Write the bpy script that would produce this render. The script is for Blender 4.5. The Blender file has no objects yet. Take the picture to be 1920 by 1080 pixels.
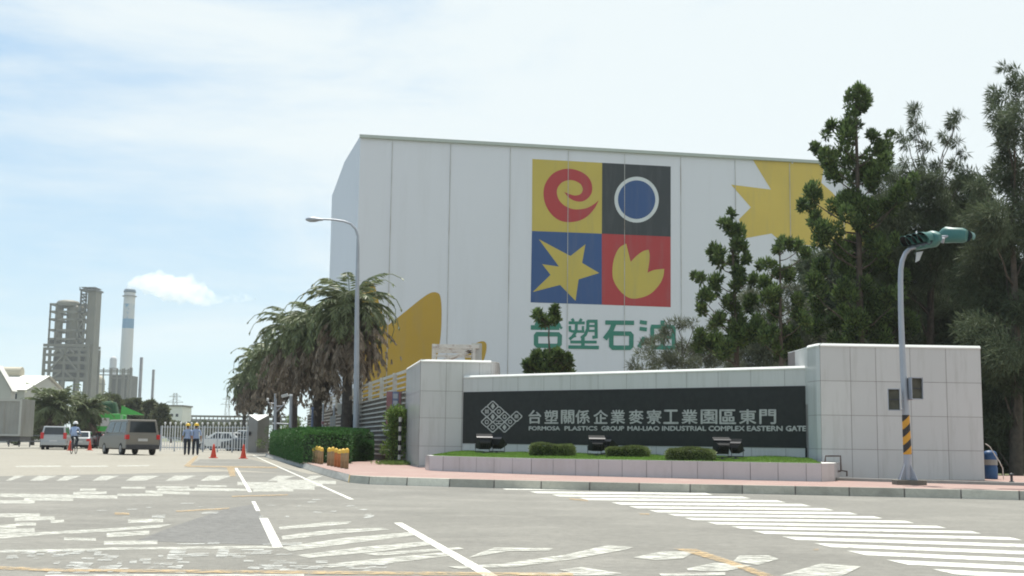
import bpy, bmesh, math, random
import numpy as np
from mathutils import Vector, Matrix
SC = bpy.context.scene
COL = SC.collection
rnd = random.Random(7)
NR = np.random.default_rng(11)

# ------------------------------------------------------------------ camera
H = 0.95
PITCH, ROLL, FPX = math.radians(7.2037), math.radians(0.7356), 2288.5
cam_d = bpy.data.cameras.new('camera'); cam = bpy.data.objects.new('camera', cam_d); COL.objects.link(cam)
cam_d.sensor_width = 36; cam_d.lens = FPX / 1920 * 36; cam_d.clip_start = .1; cam_d.clip_end = 20000
c_, s_ = math.cos(PITCH), math.sin(PITCH); cr_, sr_ = math.cos(ROLL), math.sin(ROLL)
r0 = Vector((1, 0, 0)); u0 = Vector((0, -s_, c_)); FW = Vector((0, c_, s_))
RR = r0 * cr_ + u0 * sr_; UU = u0 * cr_ - r0 * sr_
CP = Vector((0, 0, H))
m = Matrix((RR, UU, -FW)).transposed().to_4x4(); m.translation = CP
cam.matrix_world = m
SC.camera = cam

# ------------------------------------------------------------------ world, sun, exposure
SUN_EL, SUN_AZ = math.radians(68), math.radians(-5)
sun_dir = Vector((math.cos(SUN_EL) * math.sin(SUN_AZ), math.cos(SUN_EL) * math.cos(SUN_AZ), math.sin(SUN_EL)))
SC.view_settings.view_transform = 'Standard'; SC.view_settings.look = 'None'
SC.view_settings.exposure = 0.8; SC.view_settings.gamma = 1
w = bpy.data.worlds.new('World'); SC.world = w; w.use_nodes = True
nt = w.node_tree; nt.nodes.clear()
def N(t, nt_=None, **k):
    n = (nt_ or nt).nodes.new(t)
    for a, b in k.items(): setattr(n, a, b)
    return n
L = lambda a, b: nt.links.new(a, b)
out = N('ShaderNodeOutputWorld'); bg = N('ShaderNodeBackground'); bg.inputs['Strength'].default_value = 0.1
sky = N('ShaderNodeTexSky'); sky.sky_type = 'NISHITA'; sky.sun_disc = False
sky.sun_elevation = SUN_EL; sky.sun_rotation = SUN_AZ; sky.air_density = 1.0; sky.dust_density = .7; sky.ozone_density = 1.5
tc = N('ShaderNodeTexCoord')
def mapping(scale, loc=(0, 0, 0), rot=(0, 0, 0)):
    mp = N('ShaderNodeMapping'); mp.inputs['Scale'].default_value = scale; mp.inputs['Location'].default_value = loc; mp.inputs['Rotation'].default_value = rot
    L(tc.outputs['Generated'], mp.inputs['Vector']); return mp
def noise(mp, sc, det, rough, dist=0):
    n = N('ShaderNodeTexNoise'); n.inputs['Scale'].default_value = sc; n.inputs['Detail'].default_value = det
    n.inputs['Roughness'].default_value = rough; n.inputs['Distortion'].default_value = dist
    L(mp.outputs['Vector'], n.inputs['Vector']); return n
def ramp(inp, a, b, ca=(0, 0, 0, 1), cb=(1, 1, 1, 1)):
    r = N('ShaderNodeValToRGB'); r.color_ramp.elements[0].position = a; r.color_ramp.elements[1].position = b
    r.color_ramp.elements[0].color = ca; r.color_ramp.elements[1].color = cb; L(inp, r.inputs['Fac']); return r
def math_(op, a, b, clamp=False):
    n = N('ShaderNodeMath', operation=op); n.use_clamp = clamp
    for i, v in enumerate((a, b)):
        if isinstance(v, (int, float)): n.inputs[i].default_value = v
        else: L(v, n.inputs[i])
    return n.outputs[0]
# clear part of the sky: whitened towards the horizon
sep = N('ShaderNodeSeparateXYZ'); L(tc.outputs['Generated'], sep.inputs[0])
base = N('ShaderNodeMix', data_type='RGBA'); base.inputs['Factor'].default_value = .78
L(sky.outputs[0], base.inputs['A']); gr = ramp(sep.outputs['Z'], .0, .33, (3.15, 4.35, 4.95, 1), (1.9, 3.3, 4.8, 1)); L(gr.outputs['Color'], base.inputs['B'])
n1 = noise(mapping((1.2, 1.0, 4.2), (.3, .1, .45), (0, .18, 0)), 2.1, 7, .58, .5)
n2 = noise(mapping((1, 1, 7), (4.3, 1.1, .2), (0, .1, 0)), 5.5, 6, .6, .3)
# heavier veil high up, thinning downwards and to the left
veil = math_('ADD', math_('MULTIPLY', n1.outputs['Fac'], 1.05), math_('MULTIPLY', n2.outputs['Fac'], .25))
side = math_('MULTIPLY', sep.outputs['X'], .40)
high = N('ShaderNodeMapRange'); high.inputs['From Min'].default_value = .02; high.inputs['From Max'].default_value = .24
high.inputs['To Min'].default_value = -.14; high.inputs['To Max'].default_value = .13; L(sep.outputs['Z'], high.inputs['Value'])
veil = math_('ADD', math_('ADD', veil, side), high.outputs[0])
cm = ramp(veil, .38, .86); cm.color_ramp.interpolation = 'EASE'
mixc = N('ShaderNodeMix', data_type='RGBA'); L(cm.outputs['Color'], mixc.inputs['Factor'])
L(base.outputs['Result'], mixc.inputs['A']); mixc.inputs['B'].default_value = (4.9, 5.35, 5.5, 1)
L(mixc.outputs['Result'], bg.inputs['Color']); L(bg.outputs[0], out.inputs['Surface'])

sd = bpy.data.lights.new('sun', 'SUN'); sd.energy = 3.6; sd.angle = math.radians(.6); sd.color = (1, .955, .87)
sun = bpy.data.objects.new('sun', sd); COL.objects.link(sun); sun.rotation_euler = (-sun_dir).to_track_quat('-Z', 'Y').to_euler()
sun.location = (0, 0, 60)
SC.cycles.volume_bounces = 5; SC.cycles.max_bounces = 8; SC.cycles.diffuse_bounces = 3; SC.cycles.transparent_max_bounces = 16
SC.cycles.use_denoising = True; SC.cycles.filter_width = 1.9

# ------------------------------------------------------------------ projection helpers (measured points of the photo -> points of the place)
def ray(x, y): return RR * (x - 960) + UU * (540 - y) + FW * FPX
def g(x, y, z=0.): d = ray(x, y); return CP + d * ((z - H) / d.z)
def dep(x, y, Y): d = ray(x, y); return CP + d * (Y / d.y)
def wallp(x, y, P, th):
    n = Vector((-math.sin(th), math.cos(th), 0)); d = ray(x, y); return CP + d * ((P - CP).dot(n) / d.dot(n))

# ------------------------------------------------------------------ materials
def mat(name, col, rough=.7, var=.12, vs=3.0, bump=0.0, bs=40.0, metal=0.0, stain=None, stain_amt=0.0, stain_scale=(1, 1, .15), spec=.4, trans=0, coat=0, speck=0, speck_scale=90):
    M = bpy.data.materials.new(name); M.use_nodes = True; t = M.node_tree; b = t.nodes['Principled BSDF']
    b.inputs['Roughness'].default_value = rough; b.inputs['Metallic'].default_value = metal; b.inputs['Specular IOR Level'].default_value = spec
    if coat: b.inputs['Coat Weight'].default_value = coat
    co = t.nodes.new('ShaderNodeTexCoord')
    nz = t.nodes.new('ShaderNodeTexNoise'); nz.inputs['Scale'].default_value = vs; nz.inputs['Detail'].default_value = 5; nz.inputs['Roughness'].default_value = .6
    t.links.new(co.outputs['Object'], nz.inputs['Vector'])
    at = t.nodes.new('ShaderNodeAttribute'); at.attribute_name = 'tint'
    mr = t.nodes.new('ShaderNodeMapRange'); mr.inputs['From Min'].default_value = .3; mr.inputs['From Max'].default_value = .7
    mr.inputs['To Min'].default_value = 1 - var; mr.inputs['To Max'].default_value = 1 + var; t.links.new(nz.outputs['Fac'], mr.inputs['Value'])
    ad = t.nodes.new('ShaderNodeMath'); ad.operation = 'ADD'; t.links.new(mr.outputs[0], ad.inputs[0]); t.links.new(at.outputs['Fac'], ad.inputs[1])
    vm = t.nodes.new('ShaderNodeVectorMath'); vm.operation = 'SCALE'; vm.inputs[0].default_value = col[:3]; t.links.new(ad.outputs[0], vm.inputs['Scale'])
    res = vm.outputs[0]
    if stain:
        mp = t.nodes.new('ShaderNodeMapping'); mp.inputs['Scale'].default_value = stain_scale; t.links.new(co.outputs['Object'], mp.inputs['Vector'])
        ns = t.nodes.new('ShaderNodeTexNoise'); ns.inputs['Scale'].default_value = 2.2; ns.inputs['Detail'].default_value = 8; ns.inputs['Roughness'].default_value = .7
        t.links.new(mp.outputs[0], ns.inputs['Vector'])
        rr = t.nodes.new('ShaderNodeMapRange'); rr.inputs['From Min'].default_value = .5; rr.inputs['From Max'].default_value = .72; rr.inputs['To Max'].default_value = stain_amt
        t.links.new(ns.outputs['Fac'], rr.inputs['Value'])
        mx = t.nodes.new('ShaderNodeMix'); mx.data_type = 'RGBA'; t.links.new(rr.outputs[0], mx.inputs['Factor']); t.links.new(res, mx.inputs['A']); mx.inputs['B'].default_value = (*stain, 1)
        res = mx.outputs['Result']
    if speck:
        sp = t.nodes.new('ShaderNodeTexNoise'); sp.inputs['Scale'].default_value = speck_scale; sp.inputs['Detail'].default_value = 3; sp.inputs['Roughness'].default_value = .8; t.links.new(co.outputs['Object'], sp.inputs['Vector'])
        s2 = t.nodes.new('ShaderNodeTexNoise'); s2.inputs['Scale'].default_value = speck_scale / 5; s2.inputs['Detail'].default_value = 6; s2.inputs['Roughness'].default_value = .7; t.links.new(co.outputs['Object'], s2.inputs['Vector'])
        sm_ = t.nodes.new('ShaderNodeMath'); sm_.operation = 'ADD'; t.links.new(sp.outputs['Fac'], sm_.inputs[0]); t.links.new(s2.outputs['Fac'], sm_.inputs[1])
        sr = t.nodes.new('ShaderNodeMapRange'); sr.inputs['From Min'].default_value = .7; sr.inputs['From Max'].default_value = 1.3; sr.inputs['To Min'].default_value = 1 - speck; sr.inputs['To Max'].default_value = 1 + speck; t.links.new(sm_.outputs[0], sr.inputs['Value'])
        sv = t.nodes.new('ShaderNodeVectorMath'); sv.operation = 'SCALE'; t.links.new(res, sv.inputs[0]); t.links.new(sr.outputs[0], sv.inputs['Scale']); res = sv.outputs[0]
    t.links.new(res, b.inputs['Base Color'])
    if bump:
        nb = t.nodes.new('ShaderNodeTexNoise'); nb.inputs['Scale'].default_value = bs; nb.inputs['Detail'].default_value = 4; t.links.new(co.outputs['Object'], nb.inputs['Vector'])
        bp = t.nodes.new('ShaderNodeBump'); bp.inputs['Strength'].default_value = bump; bp.inputs['Distance'].default_value = .02
        t.links.new(nb.outputs['Fac'], bp.inputs['Height']); t.links.new(bp.outputs[0], b.inputs['Normal'])
    if trans:
        tl = t.nodes.new('ShaderNodeBsdfTranslucent'); t.links.new(res, tl.inputs['Color'])
        ms = t.nodes.new('ShaderNodeMixShader'); ms.inputs[0].default_value = trans
        t.links.new(b.outputs[0], ms.inputs[1]); t.links.new(tl.outputs[0], ms.inputs[2]); t.links.new(ms.outputs[0], t.nodes['Material Output'].inputs['Surface'])
    return M
def worn(name, col, lo, hi, sc=3.0, stretch=(1, 1, 1), edge=.25):
    """road paint with real gaps where it has worn through"""
    M = mat(name, col, .75, .1, 5); t = M.node_tree
    co = t.nodes.new('ShaderNodeTexCoord'); mp = t.nodes.new('ShaderNodeMapping'); mp.inputs['Scale'].default_value = stretch
    t.links.new(co.outputs['Object'], mp.inputs['Vector'])
    n = t.nodes.new('ShaderNodeTexNoise'); n.inputs['Scale'].default_value = sc; n.inputs['Detail'].default_value = 10; n.inputs['Roughness'].default_value = .75; t.links.new(mp.outputs[0], n.inputs['Vector'])
    r = t.nodes.new('ShaderNodeMapRange'); r.inputs['From Min'].default_value = lo; r.inputs['From Max'].default_value = hi; t.links.new(n.outputs['Fac'], r.inputs['Value'])
    tr = t.nodes.new('ShaderNodeBsdfTransparent'); ms = t.nodes.new('ShaderNodeMixShader')
    t.links.new(r.outputs[0], ms.inputs[0]); t.links.new(tr.outputs[0], ms.inputs[1]); t.links.new(t.nodes['Principled BSDF'].outputs[0], ms.inputs[2])
    t.links.new(ms.outputs[0], t.nodes['Material Output'].inputs['Surface']); return M
M = {}
M['asphalt'] = mat('asphalt', (.182, .176, .156), .85, .14, .35, .5, 60, stain=(.265, .255, .225), stain_amt=.7, stain_scale=(.25, .35, 1), speck=.26, speck_scale=45)
M['concrete_road'] = mat('concrete_road', (.275, .257, .215), .85, .05, .15, .4, 50, stain=(.225, .212, .175), stain_amt=.6, stain_scale=(.1, .3, 1), speck=.25, speck_scale=30)
M['patch'] = mat('asphalt_patch', (.15, .148, .14), .85, .10, .5, .5, 60, speck=.4, speck_scale=40)
M['ground'] = mat('ground', (.13, .14, .07), .95, .3, .05, .3, 5)
M['kerb'] = mat('kerb', (.47, .45, .38), .9, .2, 2.2, .4, 20, stain=(.22, .205, .165), stain_amt=.6, stain_scale=(1, 1, .6))
M['concrete'] = mat('concrete', (.28, .28, .26), .9, .12, 1.5, .4, 20, stain=(.16, .16, .14), stain_amt=.4, stain_scale=(1, 1, 1))
M['tile'] = mat('ceramic_tile', (.505, .505, .495), .22, .025, .6, 0, 1, spec=.5, stain=(.33, .32, .29), stain_amt=.45, stain_scale=(2.5, 2.5, .22))
M['planter_tile'] = mat('planter_tile', (.50, .465, .465), .3, .03, .6, 0, 1, stain=(.36, .32, .30), stain_amt=.4, stain_scale=(1, 1, .4))
M['joint'] = mat('tile_joint', (.22, .20, .19), .9, .1)
M['granite'] = mat('black_granite', (.015, .017, .016), .35, .25, 6, 0, 1, spec=.25)
M['letter'] = mat('brushed_letter', (.40, .40, .385), .45, .22, 9, metal=.25)
M['white_paint'] = mat('white_paint', (.74, .74, .70), .6, .06, 3)
M['stripe_white'] = worn('stripe_white', (.66, .66, .60), .32, .50, 7, (1, 1.4, 1))
M['worn_white'] = worn('worn_white', (.60, .60, .54), .38, .62, 9, (.6, 1.3, 1))
M['very_worn'] = worn('very_worn', (.54, .55, .52), .42, .66, 8, (.6, 1.3, 1))
M['orange_line'] = worn('orange_line', (.52, .37, .19), .40, .64, 8, (1, 1.4, 1))
M['bldg'] = mat('cladding', (.668, .665, .722), .55, .015, .05, 0, 1, spec=.3, stain=(.58, .57, .60), stain_amt=.3, stain_scale=(.35, .35, .025))
M['bldg_side'] = M['bldg']
M['seam'] = mat('cladding_joint', (.48, .47, .46), .8, .2, .5, stain=(.24, .15, .09), stain_amt=.9, stain_scale=(.5, .5, .10))
M['trim'] = mat('roof_trim', (.42, .45, .42), .5, .05)
def paint(n, c): M[n] = mat(n, c, .6, .06, .15, 0, 1, spec=.25, stain=tuple(v * .7 + .06 for v in c), stain_amt=.6, stain_scale=(.5, .5, .06))
paint('logo_yellow', (.52, .40, .085)); paint('logo_black', (.036, .042, .048)); paint('logo_blue', (.030, .080, .225)); paint('logo_red', (.40, .040, .045))
paint('logo_white', (.62, .64, .66)); paint('text_green', (.035, .20, .15)); paint('gold', (.46, .28, .032)); paint('pale_gold', (.60, .44, .10))
M['steel'] = mat('galvanised_steel', (.34, .36, .40), .45, .08, 2, metal=.3)
M['dark_steel'] = mat('dark_steel', (.05, .05, .055), .5, .2, 4, metal=.2)
M['black'] = mat('black_plastic', (.008, .009, .010), .75, .2, 4)
M['glass_dark'] = mat('dark_glass', (.02, .025, .03), .08, .1, 2, spec=.6)
M['yellow'] = mat('hazard_yellow', (.55, .27, .025), .5, .12, 6)
M['signal_green'] = mat('signal_green', (.05, .15, .135), .45, .1, 5)
M['rust'] = mat('rusty_white', (.62, .60, .55), .7, .1, 3, stain=(.20, .09, .05), stain_amt=.9, stain_scale=(1.4, 1.4, 1.4))
M['pipe'] = mat('pipe_brown', (.10, .075, .065), .6, .2, 6)
M['block'] = mat('dark_concrete', (.13, .12, .10), .9, .25, 4)
M['brick_pink'] = None
M['wood'] = mat('bollard_body', (.30, .215, .12), .8, .25, 6, .3, 30)
M['wood_orange'] = mat('bollard_orange', (.42, .16, .06), .8, .25, 6, .3, 30)
M['cap_yellow'] = mat('bollard_cap', (.72, .46, .07), .6, .15, 8)
M['cone'] = mat('cone_orange', (.62, .06, .025), .5, .1, 6)
M['rubber'] = mat('rubber', (.02, .02, .02), .8, .2, 6)
M['rim'] = mat('wheel_rim', (.25, .25, .26), .35, .1, 6, metal=.6)
M['van_paint'] = mat('van_paint', (.21, .195, .17), .4, .03, 1, metal=0, spec=.2)
M['silver'] = mat('silver_paint', (.36, .375, .385), .35, .03, 1, metal=.2, coat=.3)
M['white_car'] = mat('white_car_paint', (.66, .67, .66), .3, .02, 1, coat=.4)
M['dark_car'] = mat('dark_car_paint', (.06, .065, .07), .3, .05, 1, coat=.5)
M['red_car'] = mat('red_car_paint', (.24, .03, .04), .3, .05, 1, coat=.5)
M['lamp_red'] = mat('lamp_red', (.50, .03, .03), .25, .1, 5)
M['plate'] = mat('plate_white', (.5, .5, .5), .5, .05, 5)
M['truck_green'] = mat('truck_green', (.06, .38, .07), .4, .06, 2, coat=.2)
M['tarp_green'] = mat('tarpaulin_green', (.015, .06, .025), .8, .3, 3, .3, 10)
M['truck_grey'] = mat('container_grey', (.27, .27, .25), .6, .1, .7, stain=(.16, .13, .1), stain_amt=.5)
M['shirt'] = mat('shirt_blue', (.30, .38, .56), .8, .06, 8)
M['trousers'] = mat('trousers_dark', (.022, .03, .045), .85, .2, 8)
M['skin'] = mat('skin', (.35, .19, .12), .6, .05, 8)
M['hair'] = mat('hair_black', (.012, .01, .01), .6, .2, 8)
M['helmet'] = mat('helmet_yellow', (.75, .47, .03), .35, .05, 8)
M['helmet_white'] = mat('helmet_white', (.7, .7, .7), .35, .05, 8)
M['gate_pillar'] = mat('pillar_grey', (.22, .21, .195), .7, .05, 1.5, stain=(.3, .25, .22), stain_amt=.3, stain_scale=(1, 1, .3))
M['plant_steel'] = mat('plant_steel', (.155, .145, .122), .7, .12, .2)
M['plant_dark'] = mat('plant_dark', (.085, .08, .068), .8, .25, .15, stain=(.08, .06, .05), stain_amt=.5)
M['drum'] = mat('drum_metal', (.20, .185, .145), .6, .15, .15, stain=(.16, .13, .1), stain_amt=.5, stain_scale=(.3, .3, .05))
M['stack_grey'] = mat('stack_grey', (.12, .12, .125), .7, .15, .2)
M['far_white'] = mat('far_white', (.66, .66, .62), .7, .04, .2)
M['shed_wall'] = mat('shed_wall', (.42, .42, .39), .7, .06, .2)
M['beige'] = mat('beige_silo', (.46, .42, .33), .7, .08, .2)
M['trunk'] = mat('bark', (.085, .070, .055), .95, .3, 5, .6, 20)
M['palm_trunk'] = mat('palm_bark', (.06, .05, .042), .95, .35, 6, .8, 14)
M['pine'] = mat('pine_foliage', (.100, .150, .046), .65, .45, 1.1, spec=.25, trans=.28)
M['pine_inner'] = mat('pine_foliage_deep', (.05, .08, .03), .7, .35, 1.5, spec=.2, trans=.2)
M['casuarina'] = mat('casuarina_foliage', (.085, .108, .060), .7, .42, .55, spec=.2, trans=.25)
M['casuarina_grey'] = mat('casuarina_grey_foliage', (.120, .135, .090), .7, .35, .8, spec=.2, trans=.25)
M['frond'] = mat('palm_frond', (.155, .185, .092), .5, .35, .7, spec=.35, trans=.25)
M['dead_frond'] = mat('dead_palm_frond', (.205, .165, .125), .85, .4, 1.2, trans=.15)
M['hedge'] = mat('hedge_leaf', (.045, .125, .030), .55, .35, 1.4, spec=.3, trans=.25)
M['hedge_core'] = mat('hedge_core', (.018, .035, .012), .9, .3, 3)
M['bush'] = mat('trimmed_bush', (.130, .165, .055), .65, .4, 3.5, trans=.25)
M['weed'] = mat('weed_leaf', (.13, .20, .045), .6, .35, 3, trans=.3)
M['grass'] = mat('grass_blade', (.150, .26, .045), .6, .25, 2.5, trans=.3)
M['lawn_soil'] = mat('lawn_soil', (.11, .17, .04), .9, .25, 3)
M['far_tree'] = mat('far_foliage', (.130, .145, .075), .8, .4, .3, trans=.15)
M['blue'] = mat('blue_plastic', (.02, .075, .19), .5, .15, 4)
M['sign_blue'] = mat('poster_blue', (.13, .17, .28), .6, .35, 3)
M['sign_red'] = mat('poster_red', (.26, .12, .13), .6, .2, 3)
M['louver_back'] = mat('fence_backing', (.135, .115, .095), .9, .3, 1.2, .2, 10, stain=(.2, .18, .16), stain_amt=.5, stain_scale=(1, 1, 1))
M['louver'] = mat('fence_rail', (.52, .50, .45), .6, .12, 2, stain=(.24, .15, .1), stain_amt=.4, stain_scale=(.5, .5, 1))
M['soil'] = mat('dry_leaves', (.40, .24, .10), .9, .4, 9)

def brick_mat():
    Mt = bpy.data.materials.new('brick_paving'); Mt.use_nodes = True; t = Mt.node_tree; b = t.nodes['Principled BSDF']; b.inputs['Roughness'].default_value = .85
    co = t.nodes.new('ShaderNodeTexCoord'); br = t.nodes.new('ShaderNodeTexBrick'); t.links.new(co.outputs['Object'], br.inputs['Vector'])
    br.inputs['Color1'].default_value = (.33, .205, .18, 1); br.inputs['Color2'].default_value = (.27, .175, .155, 1); br.inputs['Mortar'].default_value = (.30, .24, .20, 1)
    br.inputs['Scale'].default_value = 1; br.inputs['Brick Width'].default_value = .2; br.inputs['Row Height'].default_value = .1; br.inputs['Mortar Size'].default_value = .006
    n = t.nodes.new('ShaderNodeTexNoise'); n.inputs['Scale'].default_value = .9; n.inputs['Detail'].default_value = 6; t.links.new(co.outputs['Object'], n.inputs['Vector'])
    r = t.nodes.new('ShaderNodeMapRange'); r.inputs['From Min'].default_value = .5; r.inputs['From Max'].default_value = .75; r.inputs['To Max'].default_value = .6; t.links.new(n.outputs['Fac'], r.inputs['Value'])
    mx = t.nodes.new('ShaderNodeMix'); mx.data_type = 'RGBA'; t.links.new(r.outputs[0], mx.inputs['Factor']); t.links.new(br.outputs['Color'], mx.inputs['A']); mx.inputs['B'].default_value = (.37, .29, .24, 1)
    t.links.new(mx.outputs['Result'], b.inputs['Base Color']); return Mt
M['brick_pink'] = brick_mat()
def stripe_mat():
    Mt = mat('hazard_stripes', (.55, .27, .025), .5, .12, 6); t = Mt.node_tree; b = t.nodes['Principled BSDF']
    src = b.inputs['Base Color'].links[0].from_socket
    co = t.nodes.new('ShaderNodeTexCoord'); sp = t.nodes.new('ShaderNodeSeparateXYZ'); t.links.new(co.outputs['Object'], sp.inputs[0])
    at = t.nodes.new('ShaderNodeMath'); at.operation = 'MULTIPLY'; t.links.new(sp.outputs['X'], at.inputs[0]); at.inputs[1].default_value = -1.0
    ad = t.nodes.new('ShaderNodeMath'); ad.operation = 'ADD'; t.links.new(sp.outputs['Z'], ad.inputs[0]); t.links.new(at.outputs[0], ad.inputs[1])
    md = t.nodes.new('ShaderNodeMath'); md.operation = 'PINGPONG'; t.links.new(ad.outputs[0], md.inputs[0]); md.inputs[1].default_value = .165
    gt = t.nodes.new('ShaderNodeMath'); gt.operation = 'GREATER_THAN'; t.links.new(md.outputs[0], gt.inputs[0]); gt.inputs[1].default_value = .083
    mx = t.nodes.new('ShaderNodeMix'); mx.data_type = 'RGBA'; t.links.new(gt.outputs[0], mx.inputs['Factor']); t.links.new(src, mx.inputs['A']); mx.inputs['B'].default_value = (.03, .025, .022, 1)
    t.links.new(mx.outputs['Result'], b.inputs['Base Color']); return Mt
M['hazard'] = stripe_mat()
def corrugate(Mt, axis, per, strength):
    t = Mt.node_tree; b = t.nodes['Principled BSDF']; co = t.nodes.new('ShaderNodeTexCoord'); wv = t.nodes.new('ShaderNodeTexWave'); wv.bands_direction = axis
    wv.inputs['Scale'].default_value = 2 * math.pi / per / 20; t.links.new(co.outputs['Object'], wv.inputs['Vector'])
    bp = t.nodes.new('ShaderNodeBump'); bp.inputs['Strength'].default_value = strength; bp.inputs['Distance'].default_value = .05
    t.links.new(wv.outputs['Fac'], bp.inputs['Height']); t.links.new(bp.outputs[0], b.inputs['Normal'])
corrugate(M['bldg'], 'Z', .9, .02); corrugate(M['truck_grey'], 'X', .3, .5)

# ------------------------------------------------------------------ objects
def tag(o, label=None, cat=None, group=None, kind=None):
    for k, v in (('label', label), ('category', cat), ('group', group), ('kind', kind)):
        if v: o[k] = v
    return o
def empty(name, loc, rz=0, label=None, cat=None, group=None):
    o = bpy.data.objects.new(name, None); COL.objects.link(o); o.location = loc; o.rotation_euler = (0, 0, rz); o.empty_display_size = .2
    return tag(o, label, cat, group)
class MB:
    def __init__(s): s.v = []; s.f = []; s.mi = []; s.t = []; s.sm = []
    def face(s, pts, mi=0, tint=0., smooth=False):
        b = len(s.v); s.v += [Vector(p) for p in pts]; s.f.append(tuple(range(b, b + len(pts)))); s.mi.append(mi); s.t.append(tint); s.sm.append(smooth)
    def mesh(s, vs, fs, mi=0, tint=0., smooth=False):
        b = len(s.v); s.v += [Vector(p) for p in vs]
        for f in fs: s.f.append(tuple(b + i for i in f)); s.mi.append(mi); s.t.append(tint); s.sm.append(smooth)
    def box(s, x0, x1, y0, y1, z0, z1, mi=0, tint=0.):
        vs = [(x0, y0, z0), (x1, y0, z0), (x1, y1, z0), (x0, y1, z0), (x0, y0, z1), (x1, y0, z1), (x1, y1, z1), (x0, y1, z1)]
        s.mesh(vs, [(0, 3, 2, 1), (4, 5, 6, 7), (0, 1, 5, 4), (1, 2, 6, 5), (2, 3, 7, 6), (3, 0, 4, 7)], mi, tint)
    def obox(s, p, ax, ay, az, mi=0, tint=0.):
        """box centred at p with half-axis vectors"""
        p, ax, ay, az = map(Vector, (p, ax, ay, az))
        vs = [p + ax * a + ay * b + az * c for a, b, c in ((-1, -1, -1), (1, -1, -1), (1, 1, -1), (-1, 1, -1), (-1, -1, 1), (1, -1, 1), (1, 1, 1), (-1, 1, 1))]
        s.mesh(vs, [(0, 3, 2, 1), (4, 5, 6, 7), (0, 1, 5, 4), (1, 2, 6, 5), (2, 3, 7, 6), (3, 0, 4, 7)], mi, tint)
    def bar(s, a, b, w, h=None, mi=0):
        a, b = Vector(a), Vector(b); h = h or w; d = (b - a); l = d.length
        if l < 1e-6: return
        d /= l; up = Vector((0, 0, 1)) if abs(d.z) < .95 else Vector((0, 1, 0)); x = d.cross(up).normalized(); y = x.cross(d)
        s.obox((a + b) / 2, d * l / 2, x * w / 2, y * h / 2, mi)
    def tube(s, pts, r, n=10, mi=0, caps=True):
        pts = [Vector(p) for p in pts]; rs = r if isinstance(r, (list, tuple)) else [r] * len(pts); rings = []; vs = []
        ref = None
        for i, p in enumerate(pts):
            d = (pts[min(i + 1, len(pts) - 1)] - pts[max(i - 1, 0)]).normalized()
            if ref is None: ref = Vector((1, 0, 0)) if abs(d.x) < .8 else Vector((0, 1, 0))
            x = (ref - d * ref.dot(d)).normalized(); y = d.cross(x); ref = x
            vs += [p + (x * math.cos(2 * math.pi * k / n) + y * math.sin(2 * math.pi * k / n)) * rs[i] for k in range(n)]
        fs = [(i * n + k, i * n + (k + 1) % n, (i + 1) * n + (k + 1) % n, (i + 1) * n + k) for i in range(len(pts) - 1) for k in range(n)]
        s.mesh(vs, fs, mi, 0, True)
        if caps:
            s.face([vs[k] for k in range(n)][::-1], mi); s.face(vs[-n:], mi)
    def lathe(s, prof, n=24, mi=0, c=(0, 0, 0), smooth=True):
        vs = [(c[0] + r * math.cos(2 * math.pi * k / n), c[1] + r * math.sin(2 * math.pi * k / n), c[2] + z) for r, z in prof for k in range(n)]
        fs = [(i * n + k, i * n + (k + 1) % n, (i + 1) * n + (k + 1) % n, (i + 1) * n + k) for i in range(len(prof) - 1) for k in range(n)]
        s.mesh(vs, fs, mi, 0, smooth)
    def prism(s, poly, z0, z1, mi=0, top=True, bot=True):
        """poly: (x,y) list, may be concave"""
        n = len(poly); z0s = z0 if isinstance(z0, (list, tuple)) else [z0] * n; z1s = z1 if isinstance(z1, (list, tuple)) else [z1] * n
        for i in range(n):
            a, b = poly[i], poly[(i + 1) % n]; j = (i + 1) % n
            s.face([(a[0], a[1], z0s[i]), (b[0], b[1], z0s[j]), (b[0], b[1], z1s[j]), (a[0], a[1], z1s[i])], mi)
        if top: s.face([(p[0], p[1], z1s[i]) for i, p in enumerate(poly)], mi)
        if bot: s.face([(p[0], p[1], z0s[i]) for i, p in enumerate(poly)][::-1], mi)
    def build(s, name, mats, parent=None, world=True, label=None, cat=None, group=None, kind=None, bevel=0, origin=None):
        me = bpy.data.meshes.new(name); off = Vector((0, 0, 0))
        if parent is not None and world:
            p = parent
            while p: off += Vector(p.location); p = p.parent
        if origin is not None: off = Vector(origin)
        me.from_pydata([tuple(v - off) for v in s.v], [], s.f)
        if not isinstance(mats, (list, tuple)): mats = [mats]
        for m_ in mats: me.materials.append(M[m_] if isinstance(m_, str) else m_)
        me.polygons.foreach_set('material_index', s.mi); me.polygons.foreach_set('use_smooth', s.sm)
        if any(s.t):
            a = me.attributes.new('tint', 'FLOAT', 'FACE'); a.data.foreach_set('value', s.t)
        me.update(); o = bpy.data.objects.new(name, me); COL.objects.link(o)
        if origin is not None: o.location = origin
        if parent is not None: o.parent = parent
        if bevel:
            bm = bmesh.new(); bm.from_mesh(me); bmesh.ops.remove_doubles(bm, verts=bm.verts, dist=1e-4)
            bmesh.ops.recalc_face_normals(bm, faces=bm.faces)
            ed = [e for e in bm.edges if len(e.link_faces) == 2 and e.calc_face_angle(0) > .45]
            bmesh.ops.bevel(bm, geom=ed, offset=bevel, segments=2, affect='EDGES', profile=.5); bm.to_mesh(me); bm.free()
        return tag(o, label, cat, group, kind)
def copy_tree(o, parent=None):
    c = o.copy(); COL.objects.link(c); c.parent = parent
    for ch in list(o.children): copy_tree(ch, c)
    return c
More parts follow.
